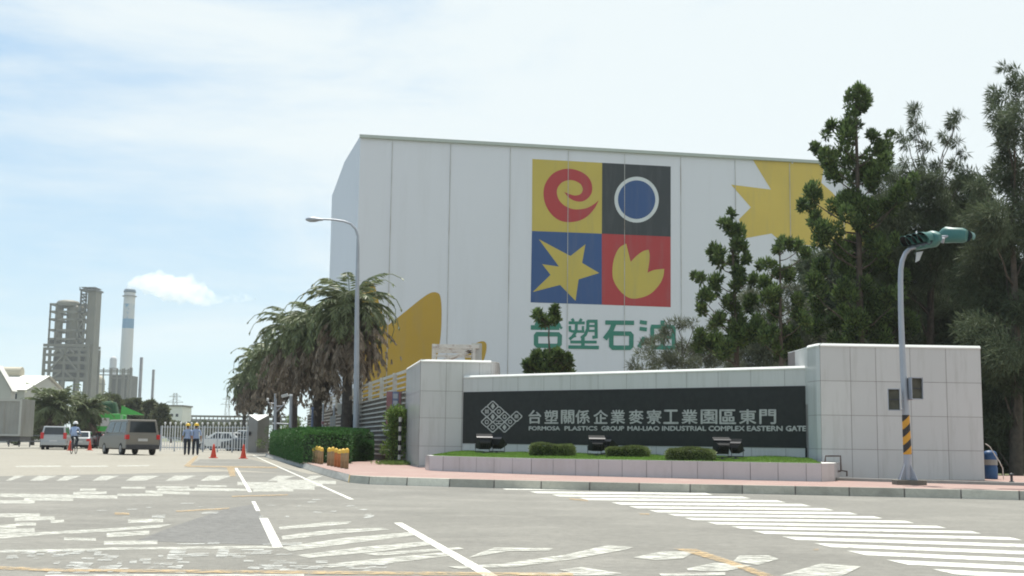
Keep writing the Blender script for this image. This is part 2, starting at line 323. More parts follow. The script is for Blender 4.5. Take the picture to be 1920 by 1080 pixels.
def np_mesh(name, V, F, mats, parent=None, MI=None, origin=None, **kw):
    """V (n,3) world, F (m,4) or (m,3)"""
    me = bpy.data.meshes.new(name); off = np.zeros(3)
    if parent is not None: off = np.array(parent.location)
    if origin is not None: off = np.array(origin)
    V = (V - off).astype(np.float32); k = F.shape[1]
    me.vertices.add(len(V)); me.vertices.foreach_set('co', V.ravel()); me.loops.add(F.size); me.loops.foreach_set('vertex_index', F.ravel().astype(np.int32))
    me.polygons.add(len(F)); me.polygons.foreach_set('loop_start', np.arange(0, F.size, k, dtype=np.int32)); me.polygons.foreach_set('loop_total', np.full(len(F), k, np.int32))
    if not isinstance(mats, (list, tuple)): mats = [mats]
    for m_ in mats: me.materials.append(M[m_])
    if MI is not None: me.polygons.foreach_set('material_index', MI.astype(np.int32))
    tint = NR.normal(0, .16, len(F)).astype(np.float32); a = me.attributes.new('tint', 'FLOAT', 'FACE'); a.data.foreach_set('value', np.clip(tint, -.35, .5))
    me.update(calc_edges=True); o = bpy.data.objects.new(name, me); COL.objects.link(o)
    if origin is not None: o.location = origin
    if parent is not None: o.parent = parent
    return tag(o, **kw)
def leaves(P, D, ln, wd):
    """diamond leaves at P along D: returns V,F"""
    n = len(P); D = D / np.maximum(np.linalg.norm(D, axis=1, keepdims=True), 1e-6)
    A = np.cross(D, NR.normal(size=(n, 3))); A /= np.maximum(np.linalg.norm(A, axis=1, keepdims=True), 1e-6)
    ln = np.broadcast_to(ln, (n,))[:, None] * NR.uniform(.7, 1.3, (n, 1)); wd = np.broadcast_to(wd, (n,))[:, None]
    V = np.stack([P, P + D * ln * .45 + A * wd, P + D * ln, P + D * ln * .45 - A * wd], 1).reshape(-1, 3)
    F = np.arange(4 * n).reshape(n, 4); return V, F
def blob_pts(c, r, n, shell=.35):
    d = NR.normal(size=(n, 3)); d /= np.linalg.norm(d, axis=1, keepdims=True); rad = NR.uniform(shell, 1, (n, 1)) ** .6
    return np.array(c) + d * rad * np.array(r), d
def merge(parts):
    Vs, Fs, o = [], [], 0
    for V, F in parts: Vs.append(V); Fs.append(F + o); o += len(V)
    return np.concatenate(Vs), np.concatenate(Fs)

# ================================================================== SETTING: ground, roads
mb = MB(); mb.face([(-6000, -200, -.06), (6000, -200, -.06), (6000, 9000, -.06), (-6000, 9000, -.06)]); mb.build('ground', 'ground', kind='structure')
mb = MB(); mb.face([(-60, -12, 0), (60, -12, 0), (60, 33, 0), (-2, 33, 0), (-14, 82, 0), (-28, 140, 0), (-75, 300, 0), (-95, 300, 0), (-60, 100, 0)]); mb.build('road', 'asphalt', kind='structure')
mb = MB()
mb.face([g(-900, 893, .001), g(0, 893, .001), g(210, 889, .001), g(420, 884, .001), g(600, 889, .001), g(548, 873, .001), g(497, 858, .001), g(466, 849, .001), Vector((-60, 290, .001)), Vector((-90, 290, .001)), Vector((-60, 98, .001))])
mb.build('side_road', 'concrete_road', kind='structure')
mb = MB(); mb.face([g(x, y, .0016) for x, y in ((375, 861), (470, 861), (585, 890), (345, 876))]); mb.build('gate_lane', 'patch' if 0 else 'asphalt', kind='structure')
mb = MB(); mb.face([g(x, y, .0016) for x, y in ((255, 1014), (330, 985), (420, 955), (478, 945), (500, 985), (508, 1022))]); mb.build('asphalt_patch', 'patch', kind='structure')

SZ = .165
kpx = [(654, 905), (676, 907), (700, 908.6), (780, 911), (900, 914.5), (1000, 917), (1250, 923), (1500, 928), (1700, 932.5), (1919, 938), (2150, 945), (2500, 955)]
kerb_pts = [g(x, y) for x, y in kpx]
left_line = [g(652, 904), g(640, 900), g(600, 888), g(560, 875), g(497, 856)]   # road edge of the ramp and hedge kerb
def resample(pts, step):
    out_ = [pts[0].copy()]; acc = 0
    for a, b in zip(pts, pts[1:]):
        l = (b - a).length; t = step - acc
        while t <= l: out_.append(a.lerp(b, t / l)); t += step
        acc = (acc + l) % step
    return out_
kr = resample(kerb_pts, 1.02)
mb = MB()
for i in range(len(kr) - 1):
    a, b = kr[i], kr[i + 1]; d = (b - a).normalized(); nrm = Vector((-d.y, d.x, 0)); e = .012
    a2, b2 = a + d * e, b - d * e; up = Vector((0, 0, SZ + .004)); tint = rnd.uniform(-.25, .22) + (.5 if i in (1, 2) else 0)
    ins = nrm * .02
    vs = [a2, b2, b2 + up + ins, a2 + up + ins, a2 + up + nrm * .16, b2 + up + nrm * .16]
    mb.face([vs[0], vs[1], vs[2], vs[3]], 0, tint); mb.face([vs[3], vs[2], vs[5], vs[4]], 0, tint)
    dk = Vector((0, 0, .003)); q = [b2 + nrm * .03, b2 + d * 2 * e + nrm * .03]; mb.face([q[0], q[1], q[1] + up - dk, q[0] + up - dk], 1, 0)
mb.build('kerb', ['kerb', 'joint'], kind='structure')
# weathered black patches on the kerb face by the signal pole, corner kerb painted yellow
side_in = [p + Vector((0, .165, SZ)) for p in kerb_pts]
bol_line = [g(654, 889, SZ), g(612, 879, SZ), g(577, 869, SZ)]
hedge_line = [g(566, 868, SZ), g(498, 850.5, SZ)]
poly = side_in + [Vector((60, 26, SZ)), Vector((60, 34, SZ)), Vector((14, 36, SZ)), Vector((2, 45, SZ)), Vector((-9, 70, SZ)), Vector((-12, 84, SZ))] + hedge_line[::-1] + bol_line[::-1]
mb = MB(); mb.face(poly); mb.build('pavement', 'brick_pink', kind='structure')
# ramp between road edge and pavement
mb = MB()
lo = [g(653, 903.5, .01), g(625, 896, .01), g(596, 887, .01), g(566, 877, .01), g(497, 856.5, .01)]
hi = [g(655, 889, SZ + .004), g(630, 884, SZ + .004), g(605, 877.5, SZ + .004), g(575, 869, SZ + .004), g(499, 850.5, SZ + .004)]
for i in range(4): mb.face([lo[i], lo[i + 1], hi[i + 1], hi[i]], 0)
mb.face([lo[0], hi[0], kerb_pts[0] + Vector((.0, .16, SZ)), kerb_pts[0]], 1)
mb.build('ramp', ['concrete', 'cap_yellow'], kind='structure')

# ------------------------------------------------------------------ road markings
ZM = [.008]
def marks(name, polys, m_, z=.0024, kind='structure'):
    mb = MB()
    for i, p in enumerate(polys): mb.face([g(x, y, z + .00012 * (i % 6)) for x, y in p])
    return mb.build(name, m_, kind=kind)
def line(a, b, h1, h2=None): h2 = h2 or h1; return [(a[0], a[1] - h1), (b[0], b[1] - h2), (b[0], b[1] + h2), (a[0], a[1] + h1)]
def vline(a, b, w1, w2): return [(a[0] - w1, a[1]), (a[0] + w1, a[1]), (b[0] + w2, b[1]), (b[0] - w2, b[1])]
Ls = [(945, 917), (1000, 923), (1042, 929), (1095, 935.5), (1155, 944), (1187, 951), (1225, 958.5), (1260, 965.5), (1292, 973), (1335, 981), (1380, 989), (1422, 998), (1480, 1009), (1542, 1022), (1605, 1036.5), (1682, 1054), (1770, 1072), (1870, 1093)]
Rs = [(1240, 919.5), (1330, 926), (1400, 933), (1465, 940), (1512, 947), (1555, 955), (1600, 962.5), (1647, 970), (1705, 978.5), (1765, 988), (1830, 998), (1905, 1010), (1985, 1025), (2070, 1042), (2165, 1061), (2270, 1081), (2400, 1104), (2540, 1131)]
polys = []
for i, (a, b) in enumerate(zip(Ls, Rs)):
    sp = (Ls[min(i + 1, len(Ls) - 1)][1] - Ls[max(i - 1, 0)][1]) / 2; h = sp * .27; sx = h / .23
    polys.append([(a[0] - sx, a[1] - h), (b[0] - sx, b[1] - h), (b[0] + sx, b[1] + h), (a[0] + sx, a[1] + h)])
marks('crosswalk_marking', polys, 'stripe_white')
Z = lambda x, y: (x / 2, 840 + y / 2)          # coordinates read off a 2x enlargement of the lower left
Z2 = lambda x, y: (960 + x / 2, 840 + y / 2)
marks('edge_line_marking', [vline(Z(950, 28), Z(1100, 95), 1.5, 2.2), vline(Z(1100, 95), Z(1320, 193), 2.2, 4.5)], 'stripe_white')
marks('lane_line_marking', [vline(Z(885, 75), Z(938, 165), 2.6, 3.5), vline(Z(950, 200), Z(968, 236), 3.5, 4), vline(Z(988, 262), Z(1042, 372), 8, 9.5), vline(Z(1492, 280), Z(1840, 480), 8, 14)], 'stripe_white', .0034)
hat = []
for x0, x1 in ((20, 95), (110, 215), (210, 305), (345, 450), (470, 600), (620, 735), (750, 870), (1005, 1110), (1130, 1215)):
    hat.append([Z(x0 + 35, 104), Z(x1, 104), Z(x1 - 55, 122), Z(x0, 123)])
marks('hatched_marking', hat, 'worn_white')
rows = [line(Z(60, 69), Z(230, 68), 1.2), line(Z(265, 69), Z(405, 68), 1.2), line(Z(440, 67), Z(560, 66), 1.),
        line(Z(455, 149), Z(545, 149), 1.7), line(Z(585, 146), Z(710, 148), 1.7), line(Z(740, 142), Z(850, 143), 1.6), line(Z(590, 155), Z(880, 158), 2), line(Z(730, 152), Z(930, 157), 2.0),
        line(Z(275, 170), Z(400, 167), 2.4), line(Z(300, 157), Z(360, 156), 2), line(Z(545, 164), Z(710, 170), 2.4), line(Z(440, 176), Z(610, 176), 2.2), line(Z(0, 177), Z(440, 184), 3.2), line(Z(90, 192), Z(275, 194), 2.4), line(Z(-60, 202), Z(130, 202), 3),
        line(Z(890, 133), Z(1210, 138), 3), line(Z(930, 146), Z(1180, 150), 3.2), line(Z(950, 159), Z(1100, 158), 2.4), line(Z(1040, 124), Z(1260, 130), 3),
        line(Z(-40, 253), Z(150, 252), 3.5), line(Z(55, 269), Z(205, 262), 3.5), line(Z(60, 287), Z(135, 285), 3), line(Z(190, 277), Z(240, 274), 2.5), line(Z(480, 275), Z(612, 272), 3.2),
        line(Z(-60, 298), Z(60, 292), 3.5), line(Z(-50, 314), Z(130, 308), 4), line(Z(400, 327), Z(560, 317), 4),
        line(Z(390, 356), Z(590, 354), 3.5), line(Z(240, 341), Z(360, 343), 2.4)]
marks('faded_marking', rows, 'worn_white', .0026)
marks('long_line_marking', [[Z(-60, 326), Z(220, 312), Z(430, 300), Z(560, 290), Z(645, 286), Z(600, 298), Z(420, 312), Z(200, 324), Z(-60, 345)],
                            [Z(-60, 386), Z(420, 374), Z(1050, 366), Z(1050, 375), Z(430, 382), Z(-60, 395)]], 'worn_white', .0034)
bx = [[Z(1045, 296), Z(1230, 278), Z(1320, 276), Z(1300, 286), Z(1050, 306)],
      [Z(1055, 330), Z(1250, 305), Z(1430, 299), Z(1460, 306), Z(1250, 322), Z(1060, 345)],
      [Z(1050, 372), Z(1300, 336), Z(1560, 314), Z(1580, 324), Z(1330, 356), Z(1090, 386)],
      [Z(1110, 402), Z(1350, 372), Z(1600, 350), Z(1640, 360), Z(1400, 390), Z(1160, 412)],
      [Z(1180, 440), Z(1420, 415), Z(1680, 390), Z(1700, 402), Z(1460, 432), Z(1240, 448)],
      [Z(1360, 396), Z(1720, 372), Z(1740, 378), Z(1420, 404)]]
marks('box_hatch_marking', bx, 'worn_white', .0042)
mess = []
rr_ = random.Random(3)
for x0, x1, y0, y1, n, wl in ((0, 420, 384, 420, 26, 60), (160, 460, 424, 470, 16, 70), (440, 700, 405, 468, 16, 55), (620, 1050, 378, 408, 14, 90), (900, 1400, 418, 462, 24, 100), (960, 1420, 185, 260, 16, 40), (280, 900, 205, 260, 10, 60), (420, 1100, 355, 364, 5, 120)):
    for _ in range(n):
        x = rr_.uniform(x0, x1); y = rr_.uniform(y0, y1); l = rr_.uniform(.25, 1) * wl; h = rr_.uniform(1.2, 4.0) * (y / 400 + .25); sk = rr_.uniform(0, 12)
        mess.append([Z(x + sk, y - h), Z(x + l + sk, y - h - rr_.uniform(-1, 2)), Z(x + l, y + h), Z(x, y + h + rr_.uniform(-1, 1))])
mess += [[Z(640, 380), Z(700, 380), Z(690, 405), Z(625, 408)], [Z(820, 378), Z(862, 378), Z(852, 410), Z(808, 410)], [Z(300, 430), Z(352, 430), Z(310, 466), Z(262, 466)], [Z(380, 440), Z(460, 438), Z(430, 462), Z(355, 464)]]
marks('worn_paint_marking', mess, 'very_worn', .005)
marks('orange_line_marking', [line(Z(-60, 446), Z(180, 456), 3), line(Z(180, 457), Z(2150, 474), 2.6, 3), [Z(850, 72), Z(878, 72), Z(884, 106), Z(862, 106)], vline(Z(737, 30), Z(700, 68), 3.5, 6), line(Z(700, 68), Z(1040, 73), 1.3), line(Z(870, 181), Z(1080, 175), 1.0), line(Z(660, 237), Z(860, 226), 1.2), line(Z(430, 246), Z(485, 246), 2),
                              [Z2(605, 376), Z2(690, 378), Z2(840, 428), Z2(1000, 484), Z2(940, 484), Z2(800, 432)], line(Z2(215, 190), Z2(285, 197), 1.3), line(Z2(480, 247), Z2(515, 247), 1.2), line(Z2(1130, 380), Z2(1150, 380), 1.2)], 'orange_line', .0066)
marks('zigzag_marking', [[Z(170, 474), Z(1140, 472), Z(1140, 490), Z(170, 492)],
                         [Z2(-120, 392), Z2(-60, 372), Z2(155, 376), Z2(140, 384), Z2(-10, 386), Z2(-160, 410)],
                         [Z2(-240, 444), Z2(-40, 434), Z2(200, 400), Z2(360, 364), Z2(455, 372), Z2(430, 380), Z2(220, 418), Z2(0, 446), Z2(-200, 452)],
                         [Z2(175, 456), Z2(262, 446), Z2(412, 470), Z2(350, 478), Z2(20, 476), Z2(40, 468), Z2(220, 466)],
                         [Z2(455, 410), Z2(560, 388), Z2(690, 388), Z2(640, 414), Z2(540, 420)], [Z2(655, 452), Z2(760, 430), Z2(900, 440), Z2(800, 462), Z2(660, 460)],
                         [Z2(850, 404), Z2(960, 402), Z2(1000, 416), Z2(920, 438), Z2(830, 424)], [Z2(1005, 478), Z2(1160, 432), Z2(1310, 444), Z2(1235, 480)], [Z2(550, 470), Z2(800, 466), Z2(800, 476), Z2(560, 480)]], 'worn_white', .0058)

# ================================================================== SIGN WALL AND PILLARS
TS = -.647; SR = Vector((7.57, 31.2, 0)); sdv = Vector((math.cos(TS), math.sin(TS), 0)); snv = Vector((math.sin(TS), -math.cos(TS), 0))  # snv faces the camera
if snv.y > 0: snv = -snv
def SW(x, y, e=0.): return wallp(x, y, SR, TS) + snv * e
PT = 3.43
def sgrid(mb, A, d, n, xs, zs, jw=.012, mi=0, mj=1, proud=.003):
    """tiled face: origin A, horizontal dir d, normal n, tile breaks xs, zs"""
    for i in range(len(xs) - 1):
        for j in range(len(zs) - 1):
            e = jw / 2; q = [(xs[i] + e, zs[j] + e), (xs[i + 1] - e, zs[j] + e), (xs[i + 1] - e, zs[j + 1] - e), (xs[i] + e, zs[j + 1] - e)]
            mb.face([A + d * a + Vector((0, 0, b)) + n * proud for a, b in q], mi, rnd.uniform(-.035, .035))
# --- right pillar
thp = .0501; dp = Vector((math.cos(thp), math.sin(thp), 0)); npv = Vector((math.sin(thp), -math.cos(thp), 0))
A = Vector((7.66, 30.24, 0)); B = A + dp * 4.07
pr = empty('sign_pillar', A, 0, 'large white tiled pillar at the right end of the sign wall, behind the signal pole', 'pillar')
mb = MB(); ret = [Vector((7.53, 31.0, 0)), Vector((7.575, 30.62, 0)), Vector((7.60, 30.40, 0))]
foot = [A, B, B + Vector((-.1, 2.9, 0)), Vector((7.47, 32.9, 0)), Vector((7.50, 32.2, 0))] + ret
mb.prism([(p.x, p.y) for p in foot], .1, PT, 1); mb.prism([(p.x, p.y) for p in foot], PT, PT + .02, 2)
zs = [SZ, .885, 1.715, 2.56, PT]
xs = [0, .76, 1.40, 2.27, 3.18, 4.07]
sgrid(mb, A, dp, npv, xs, zs)
path = [A] + ret[::-1]
for a, b in zip(path, path[1:]):
    d = (b - a); l = d.length; d.normalize(); n = Vector((d.y, -d.x, 0)); n = n if n.x < 0 else -n
    for j in range(4): mb.face([a + n * .003 + Vector((0, 0, zs[j] + .006)), b + n * .003 + Vector((0, 0, zs[j] + .006)), b + n * .003 + Vector((0, 0, zs[j + 1] - .006)), a + n * .003 + Vector((0, 0, zs[j + 1] - .006))], 0, 0)
a, b = Vector((7.53, 31.0, 0)), Vector((7.50, 32.2, 0)); mb.face([a + Vector((-.003, 0, 2)), b + Vector((-.003, 0, 2)), b + Vector((-.003, 0, PT - .004)), a + Vector((-.003, 0, PT - .004))], 0)
mb.build('tiled_wall', ['tile', 'joint', 'white_paint'], pr)
# --- left pillar
A2 = Vector((-2.81, 38.0, 0)); d2 = Vector((-.175, .985, 0)).normalized()
pl = empty('sign_pillar', A2, 0, 'white tiled pillar at the left end of the sign wall, next to the rail fence', 'pillar')
mb = MB(); rc = []
X1 = -.62
for k in range(7):
    t = k / 6 * math.pi / 2; rc.append(Vector((X1 + .25 * math.sin(t), 38.13 + .6 - .6 * math.cos(t), 0)))
foot = [A2] + rc + [Vector((-.37, 41.5, 0)), Vector((-3.0, 43.2, 0)), A2 + d2 * 4.9]
mb.prism([(p.x, p.y) for p in foot], .1, PT - .01, 1); mb.prism([(p.x, p.y) for p in foot], PT - .01, PT + .01, 2)
zs2 = [0.0, .20, .80, 1.67, 2.50, PT - .01]
df = (rc[0] - A2); lf = df.length; df.normalize(); nf = Vector((df.y, -df.x, 0))
sgrid(mb, A2, df, nf, [0, .80, 1.31, 1.83, lf], zs2)
sgrid(mb, A2, d2, Vector((-d2.y, d2.x, 0)), [0, 2.4, 4.85], zs2)
for a, b in zip(rc, rc[1:]):
    d = (b - a).normalized(); n = Vector((d.y, -d.x, 0)) * .003; mb.face([a + n + Vector((0, 0, 2.51)), b + n + Vector((0, 0, 2.51)), b + n + Vector((0, 0, PT - .02)), a + n + Vector((0, 0, PT - .02))], 0)
mb.build('tiled_wall', ['tile', 'joint', 'white_paint'], pl)
# --- sign wall
WL = SR - sdv * 11.33
if WL.x > SR.x: WL = SR + sdv * 11.33
def P3(s, z, e=0.): return SR + (WL - SR).normalized() * s + Vector((0, 0, z)) + snv * e
LW = (WL - SR).length
sw = empty('sign_wall', SR, 0, 'long low white tiled wall carrying the black company name panel', 'wall')
mb = MB(); bk = -.42
vs = [P3(-.02, .2), P3(LW, .2), P3(LW, .2, bk), P3(-.02, .2, bk)]
mb.prism([(p.x, p.y) for p in vs], .15, 2.93, 1); mb.prism([(p.x, p.y) for p in vs], 2.93, 2.95, 2)
dW = (WL - SR).normalized(); step = .995; xsW = [0] + [.62 + k * .955 for k in range(11)] + [LW]
sgrid(mb, SR, dW, snv, xsW, [2.475, 2.93]); sgrid(mb, SR, dW, snv, xsW, [.3, .90])
mb.build('tiled_wall', ['tile', 'joint', 'white_paint'], sw)
mb = MB(); mb.prism([(p.x, p.y) for p in [P3(.01, 0, .0), P3(LW - .02, 0, .0), P3(LW - .02, 0, .022), P3(.01, 0, .022)]], .905, 2.47); mb.build('sign_panel', 'granite', sw)
mb = MB(); mb.bar(P3(.045, .45, .03), P3(.045, .905, .03), .05, .05); mb.build('dark_edge_strip', 'black', sw)

def coping(mb, a, b, n, z, w=.045, d_=.06):
    """chamfered coping stone edge along a-b, n = outward normal"""
    up = Vector((0, 0, 1)); A0, B0 = Vector((a.x, a.y, z)), Vector((b.x, b.y, z)); o1 = n * .025
    mb.face([A0 + o1 - up * .012, B0 + o1 - up * .012, B0 + o1 * .9 - n * w + up * w * .9, A0 + o1 * .9 - n * w + up * w * .9]); mb.face([A0 + o1 - up * .012, A0 + o1 - up * .04, B0 + o1 - up * .04, B0 + o1 - up * .012]); mb.face([A0 - n * .02 - up * .04, B0 - n * .02 - up * .04, B0 + o1 - up * .04, A0 + o1 - up * .04])
    mb.face([A0 + o1 * .9 - n * w + up * w * .9, B0 + o1 * .9 - n * w + up * w * .9, B0 - n * .3 + up * w * .9, A0 - n * .3 + up * w * .9])
mb = MB(); coping(mb, P3(.01, 0), P3(LW - .03, 0), snv, 2.95); mb.build('coping', 'white_paint', sw)
mb = MB(); coping(mb, A, B, npv, PT + .02)
for a, b in zip(path, path[1:]):
    d = (b - a).normalized(); n = Vector((d.y, -d.x, 0)); n = n if n.x < 0 else -n; coping(mb, a, b, n, PT + .02)
mb.build('coping', 'white_paint', pr)
mb = MB(); coping(mb, A2, rc[0], nf, PT + .01)
d = d2.normalized(); coping(mb, A2, A2 + d2 * 4.85, Vector((-d2.y, d2.x, 0)), PT + .01); mb.build('coping', 'white_paint', pl)

# --- lettering
def text_mesh(txt, off=0.0):
    cu = bpy.data.curves.new('t', 'FONT'); cu.body = txt; cu.size = 1; cu.offset = off; cu.resolution_u = 3
    ob = bpy.data.objects.new('t', cu); COL.objects.link(ob); bpy.context.view_layer.update()
    me = bpy.data.meshes.new_from_object(ob.evaluated_get(bpy.context.evaluated_depsgraph_get()))
    v = np.empty(len(me.vertices) * 3, np.float32); me.vertices.foreach_get('co', v); v = v.reshape(-1, 3); fs = [tuple(p.vertices) for p in me.polygons]
    bpy.data.objects.remove(ob); bpy.data.curves.remove(cu); bpy.data.meshes.remove(me); return v, fs
def place_text(txt, quad, mb, off=.0, bold=.008):
    """fit the text box into a quad (tl, tr, br, bl) of place points"""
    v, fs = text_mesh(txt, off); mn, mx = v.min(0), v.max(0); u = (v[:, 0] - mn[0]) / (mx[0] - mn[0]); t = (v[:, 1] - mn[1]) / (mx[1] - mn[1])
    tl, tr, br, bl = map(Vector, quad)
    pts = [(bl * (1 - a) + br * a) * (1 - b) + (tl * (1 - a) + tr * a) * b for a, b in zip(u, t)]
    hx_, hz_ = (tr - tl).normalized(), Vector((0, 0, 1))
    for q_, (sx_, sz_) in enumerate(((0, 0), (bold, 0), (-bold, 0), (0, bold * .7), (0, -bold * .7))):
        mb.mesh([p + hx_ * sx_ + hz_ * sz_ - snv * .0015 * q_ for p in pts], fs)
chars = '台塑關係企業麥寮工業園區東門'
cx_ = [(993, 1015), (1023, 1047), (1054, 1077), (1081, 1106), (1115, 1140), (1147, 1172), (1181, 1207), (1214, 1241), (1246, 1272), (1280, 1308), (1316, 1345), (1351, 1380), (1388, 1418), (1426, 1455)]
E_ = .035
mb = MB()
for ch, (a, b) in zip(chars, cx_):
    f_ = (a - 993) / 462; yt = 769.5 - 1.5 * f_; yb = 794 + .8 * f_
    place_text(ch, (SW(a - .5, yt, E_), SW(b + .5, yt - .1, E_), SW(b + .5, yb, E_), SW(a - .5, yb, E_)), mb, 0, .0115)
mb.build('sign_lettering', 'letter', sw)
mb = MB()
for wd, a, b in (('FORMOSA', 993, 1051), ('PLASTICS', 1060, 1121), ('GROUP', 1129, 1171), ('MAI-LIAO', 1178, 1237), ('INDUSTRIAL', 1243, 1325), ('COMPLEX', 1330, 1397), ('EASTERN', 1402, 1468), ('GATE', 1475, 1512)):
    f_ = (a - 993) / 520; yt = 799.5 - .8 * f_; yb = 806.8 + 1.6 * f_
    place_text(wd, (SW(a, yt, E_), SW(b, yt, E_), SW(b, yb, E_), SW(a, yb, E_)), mb, 0, .010)
mb.build('sign_lettering', 'letter', sw)
mb = MB(); q6 = lambda x, y: (880 + x / 6, 740 + y / 6); k_ = 0
for i, (cx, cy) in enumerate(((272, 130), (205, 190), (340, 190), (272, 250), (405, 248), (205, 308), (340, 308), (468, 305), (272, 366), (405, 366), (540, 245))):
    ez = .034 + .0008 * i
    def DQ(r1, r2, ang):
        o_ = []
        for k in range(4):
            for (da) in (-ang, ang):
                a = k * math.pi / 2 + da; o_.append((a, r1, r2))
        return o_
    outer = []; inner = []
    for k in range(4):
        a = k * math.pi / 2
        for s in (-1, 1):
            ox, oy = math.cos(a), math.sin(a); tx, ty = -oy, ox
            outer.append((cx + (ox * 60 + tx * s * 9) * 1.07, cy + (oy * 60 + ty * s * 9))); inner.append((cx + (ox * 47 + tx * s * 6) * 1.07, cy + oy * 47 + ty * s * 6))
    P = lambda p, e=ez: SW(*q6(*p), e)
    for k in range(8): j = (k + 1) % 8; mb.face([P(outer[k]), P(outer[j]), P(inner[j]), P(inner[k])])
    if i in (0, 3, 9): mb.face([P((cx, cy - 36)), P((cx + 24, cy)), P((cx, cy + 36)), P((cx - 24, cy))])
    elif i in (1, 10): [mb.face([P((cx + dx, cy - 22)), P((cx + dx + 10, cy - 22)), P((cx + dx + 10, cy + 22)), P((cx + dx, cy + 22))]) for dx in (-20, -5, 10)]
    elif i == 6: mb.face([P((cx - 32, cy - 16)), P((cx + 32, cy - 16)), P((cx + 32, cy - 6)), P((cx - 32, cy - 6))]); mb.face([P((cx - 6, cy - 5)), P((cx + 6, cy - 5)), P((cx + 6, cy + 12)), P((cx - 6, cy + 12))]); mb.face([P((cx - 32, cy + 13)), P((cx + 32, cy + 13)), P((cx + 32, cy + 24)), P((cx - 32, cy + 24))])
    else:
        pts = [(cx + 24 * math.cos(t * math.pi / 5), cy + 26 * math.sin(t * math.pi / 5)) for t in range(10)]; pin = [(cx + 14 * math.cos(t * math.pi / 5), cy + 15 * math.sin(t * math.pi / 5)) for t in range(10)]
        for k in range(10): j = (k + 1) % 10; mb.face([P(pts[k]), P(pts[j]), P(pin[j]), P(pin[k])])
mb.build('sign_emblem', 'letter', sw)

# --- planter with lawn
front = [g(799, 880.5, SZ), g(806, 882, SZ), g(832, 883.5, SZ), g(900, 886, SZ), g(1000, 889.5, SZ), g(1100, 892.3, SZ), g(1200, 895, SZ), g(1300, 897.5, SZ), g(1420, 900.5, SZ), g(1541, 903, SZ)]
tops = [852, 853.5, 857, 857.6, 859, 860.8, 862.8, 864.6, 866.8, 868.6]
txs = [799, 806, 832, 900, 1000, 1100, 1200, 1300, 1420, 1541]
ptop = [dep(x, y, p.y).z for x, y, p in zip(txs, tops, front)]
ptop = [sum(ptop[max(0, i - 2):i + 3]) / len(ptop[max(0, i - 2):i + 3]) for i in range(len(ptop))]
pn = empty('planter', front[4], 0, 'low curved planter box faced with pinkish white tiles below the black sign panel', 'planter')
mb = MB()
fr = list(front); end = Vector((7.62, 30.0, SZ)); corner = front[-1]; ret_end = g(1566, 899, SZ); ret_end = Vector((corner.x + .42, corner.y + .55, SZ))
zt = list(ptop)
# inner wall line
inn = []
for i, p in enumerate(fr):
    d = (fr[min(i + 1, len(fr) - 1)] - fr[max(i - 1, 0)]).normalized(); n = Vector((-d.y, d.x, 0)); inn.append(p + n * .14)
for i in range(len(fr) - 1):
    a, b = fr[i], fr[i + 1]; za, zb = zt[i], zt[i + 1]
    mb.face([a, b, (b.x, b.y, zb), (a.x, a.y, za)], 1); mb.face([(a.x, a.y, za), (b.x, b.y, zb), (inn[i + 1].x, inn[i + 1].y, zb), (inn[i].x, inn[i].y, za)], 2)
    mb.face([(inn[i].x, inn[i].y, za), (inn[i + 1].x, inn[i + 1].y, zb), (inn[i + 1].x, inn[i + 1].y, 0), (inn[i].x, inn[i].y, 0)], 0)
# tiles on front
arc = [0]
for a, b in zip(fr, fr[1:]): arc.append(arc[-1] + (b - a).length)
def on(s):
    for i in range(len(arc) - 1):
        if s <= arc[i + 1] or i == len(arc) - 2:
            t = (s - arc[i]) / (arc[i + 1] - arc[i]); return fr[i].lerp(fr[i + 1], t), zt[i] * (1 - t) + zt[i + 1] * t
s = .0; TL = .62
while s < arc[-1] - .1:
    e = min(s + TL, arc[-1]) if s >= arc[2] - .01 else (arc[1] if s < arc[1] - .01 else arc[2]); a, za = on(s + .005); b, zb = on(e - .005); d = (b - a).normalized(); n = Vector((d.y, -d.x, 0)) * .028; tn = rnd.uniform(-.04, .04)
    mb.face([a + n + Vector((0, 0, .0)), b + n, Vector((b.x, b.y, zb - .004)) + n, Vector((a.x, a.y, za - .004)) + n], 0, tn); s = e
# right return of the box
c0 = fr[-1]; c1 = ret_end; zc = zt[-1]
mb.face([c0, c1, (c1.x, c1.y, zc), (c0.x, c0.y, zc)], 0, -.03); mb.face([c1, (8.1, 30.25, SZ), (8.1, 30.25, zc), (c1.x, c1.y, zc)], 0); mb.face([(c0.x, c0.y, zc), (c1.x, c1.y, zc), (8.1, 30.2, zc), (7.62, 30.2, zc), (inn[-1].x, inn[-1].y, zc)], 2)
mb.face([fr[0], Vector((fr[0].x + .1, 38.0, SZ)), Vector((fr[0].x + .1, 38.0, zt[0])), Vector((fr[0].x, fr[0].y, zt[0]))], 0)
mb.build('planter_box', ['planter_tile', 'joint', 'white_paint'], pn)
# lawn surface rises towards the wall
NS = 40; lawn = []; Vl = []; rowsN = 6
for k in range(NS + 1):
    s = arc[-1] * k / NS; p, z = on(s); i_ = min(int(k / NS * (len(fr) - 1)), len(fr) - 2)
    d = (fr[min(i_ + 1, len(fr) - 1)] - fr[i_]).normalized(); n = Vector((-d.y, d.x, 0)); a = p + n * .13; b = P3(LW * (1 - k / NS) + .0, 0, .03)
    for j in range(rowsN + 1):
        t = j / rowsN; q = a.lerp(b, t); Vl.append((q.x, q.y, z - .03 + (.10 * math.sin(t * math.pi / 2) + .02 * math.sin(k * .9) * t)))
mb = MB(); mb.mesh(Vl, [(k * (rowsN + 1) + j, (k + 1) * (rowsN + 1) + j, (k + 1) * (rowsN + 1) + j + 1, k * (rowsN + 1) + j + 1) for k in range(NS) for j in range(rowsN)], 0, 0, True)
mb.build('lawn_bed', 'lawn_soil', kind='structure')
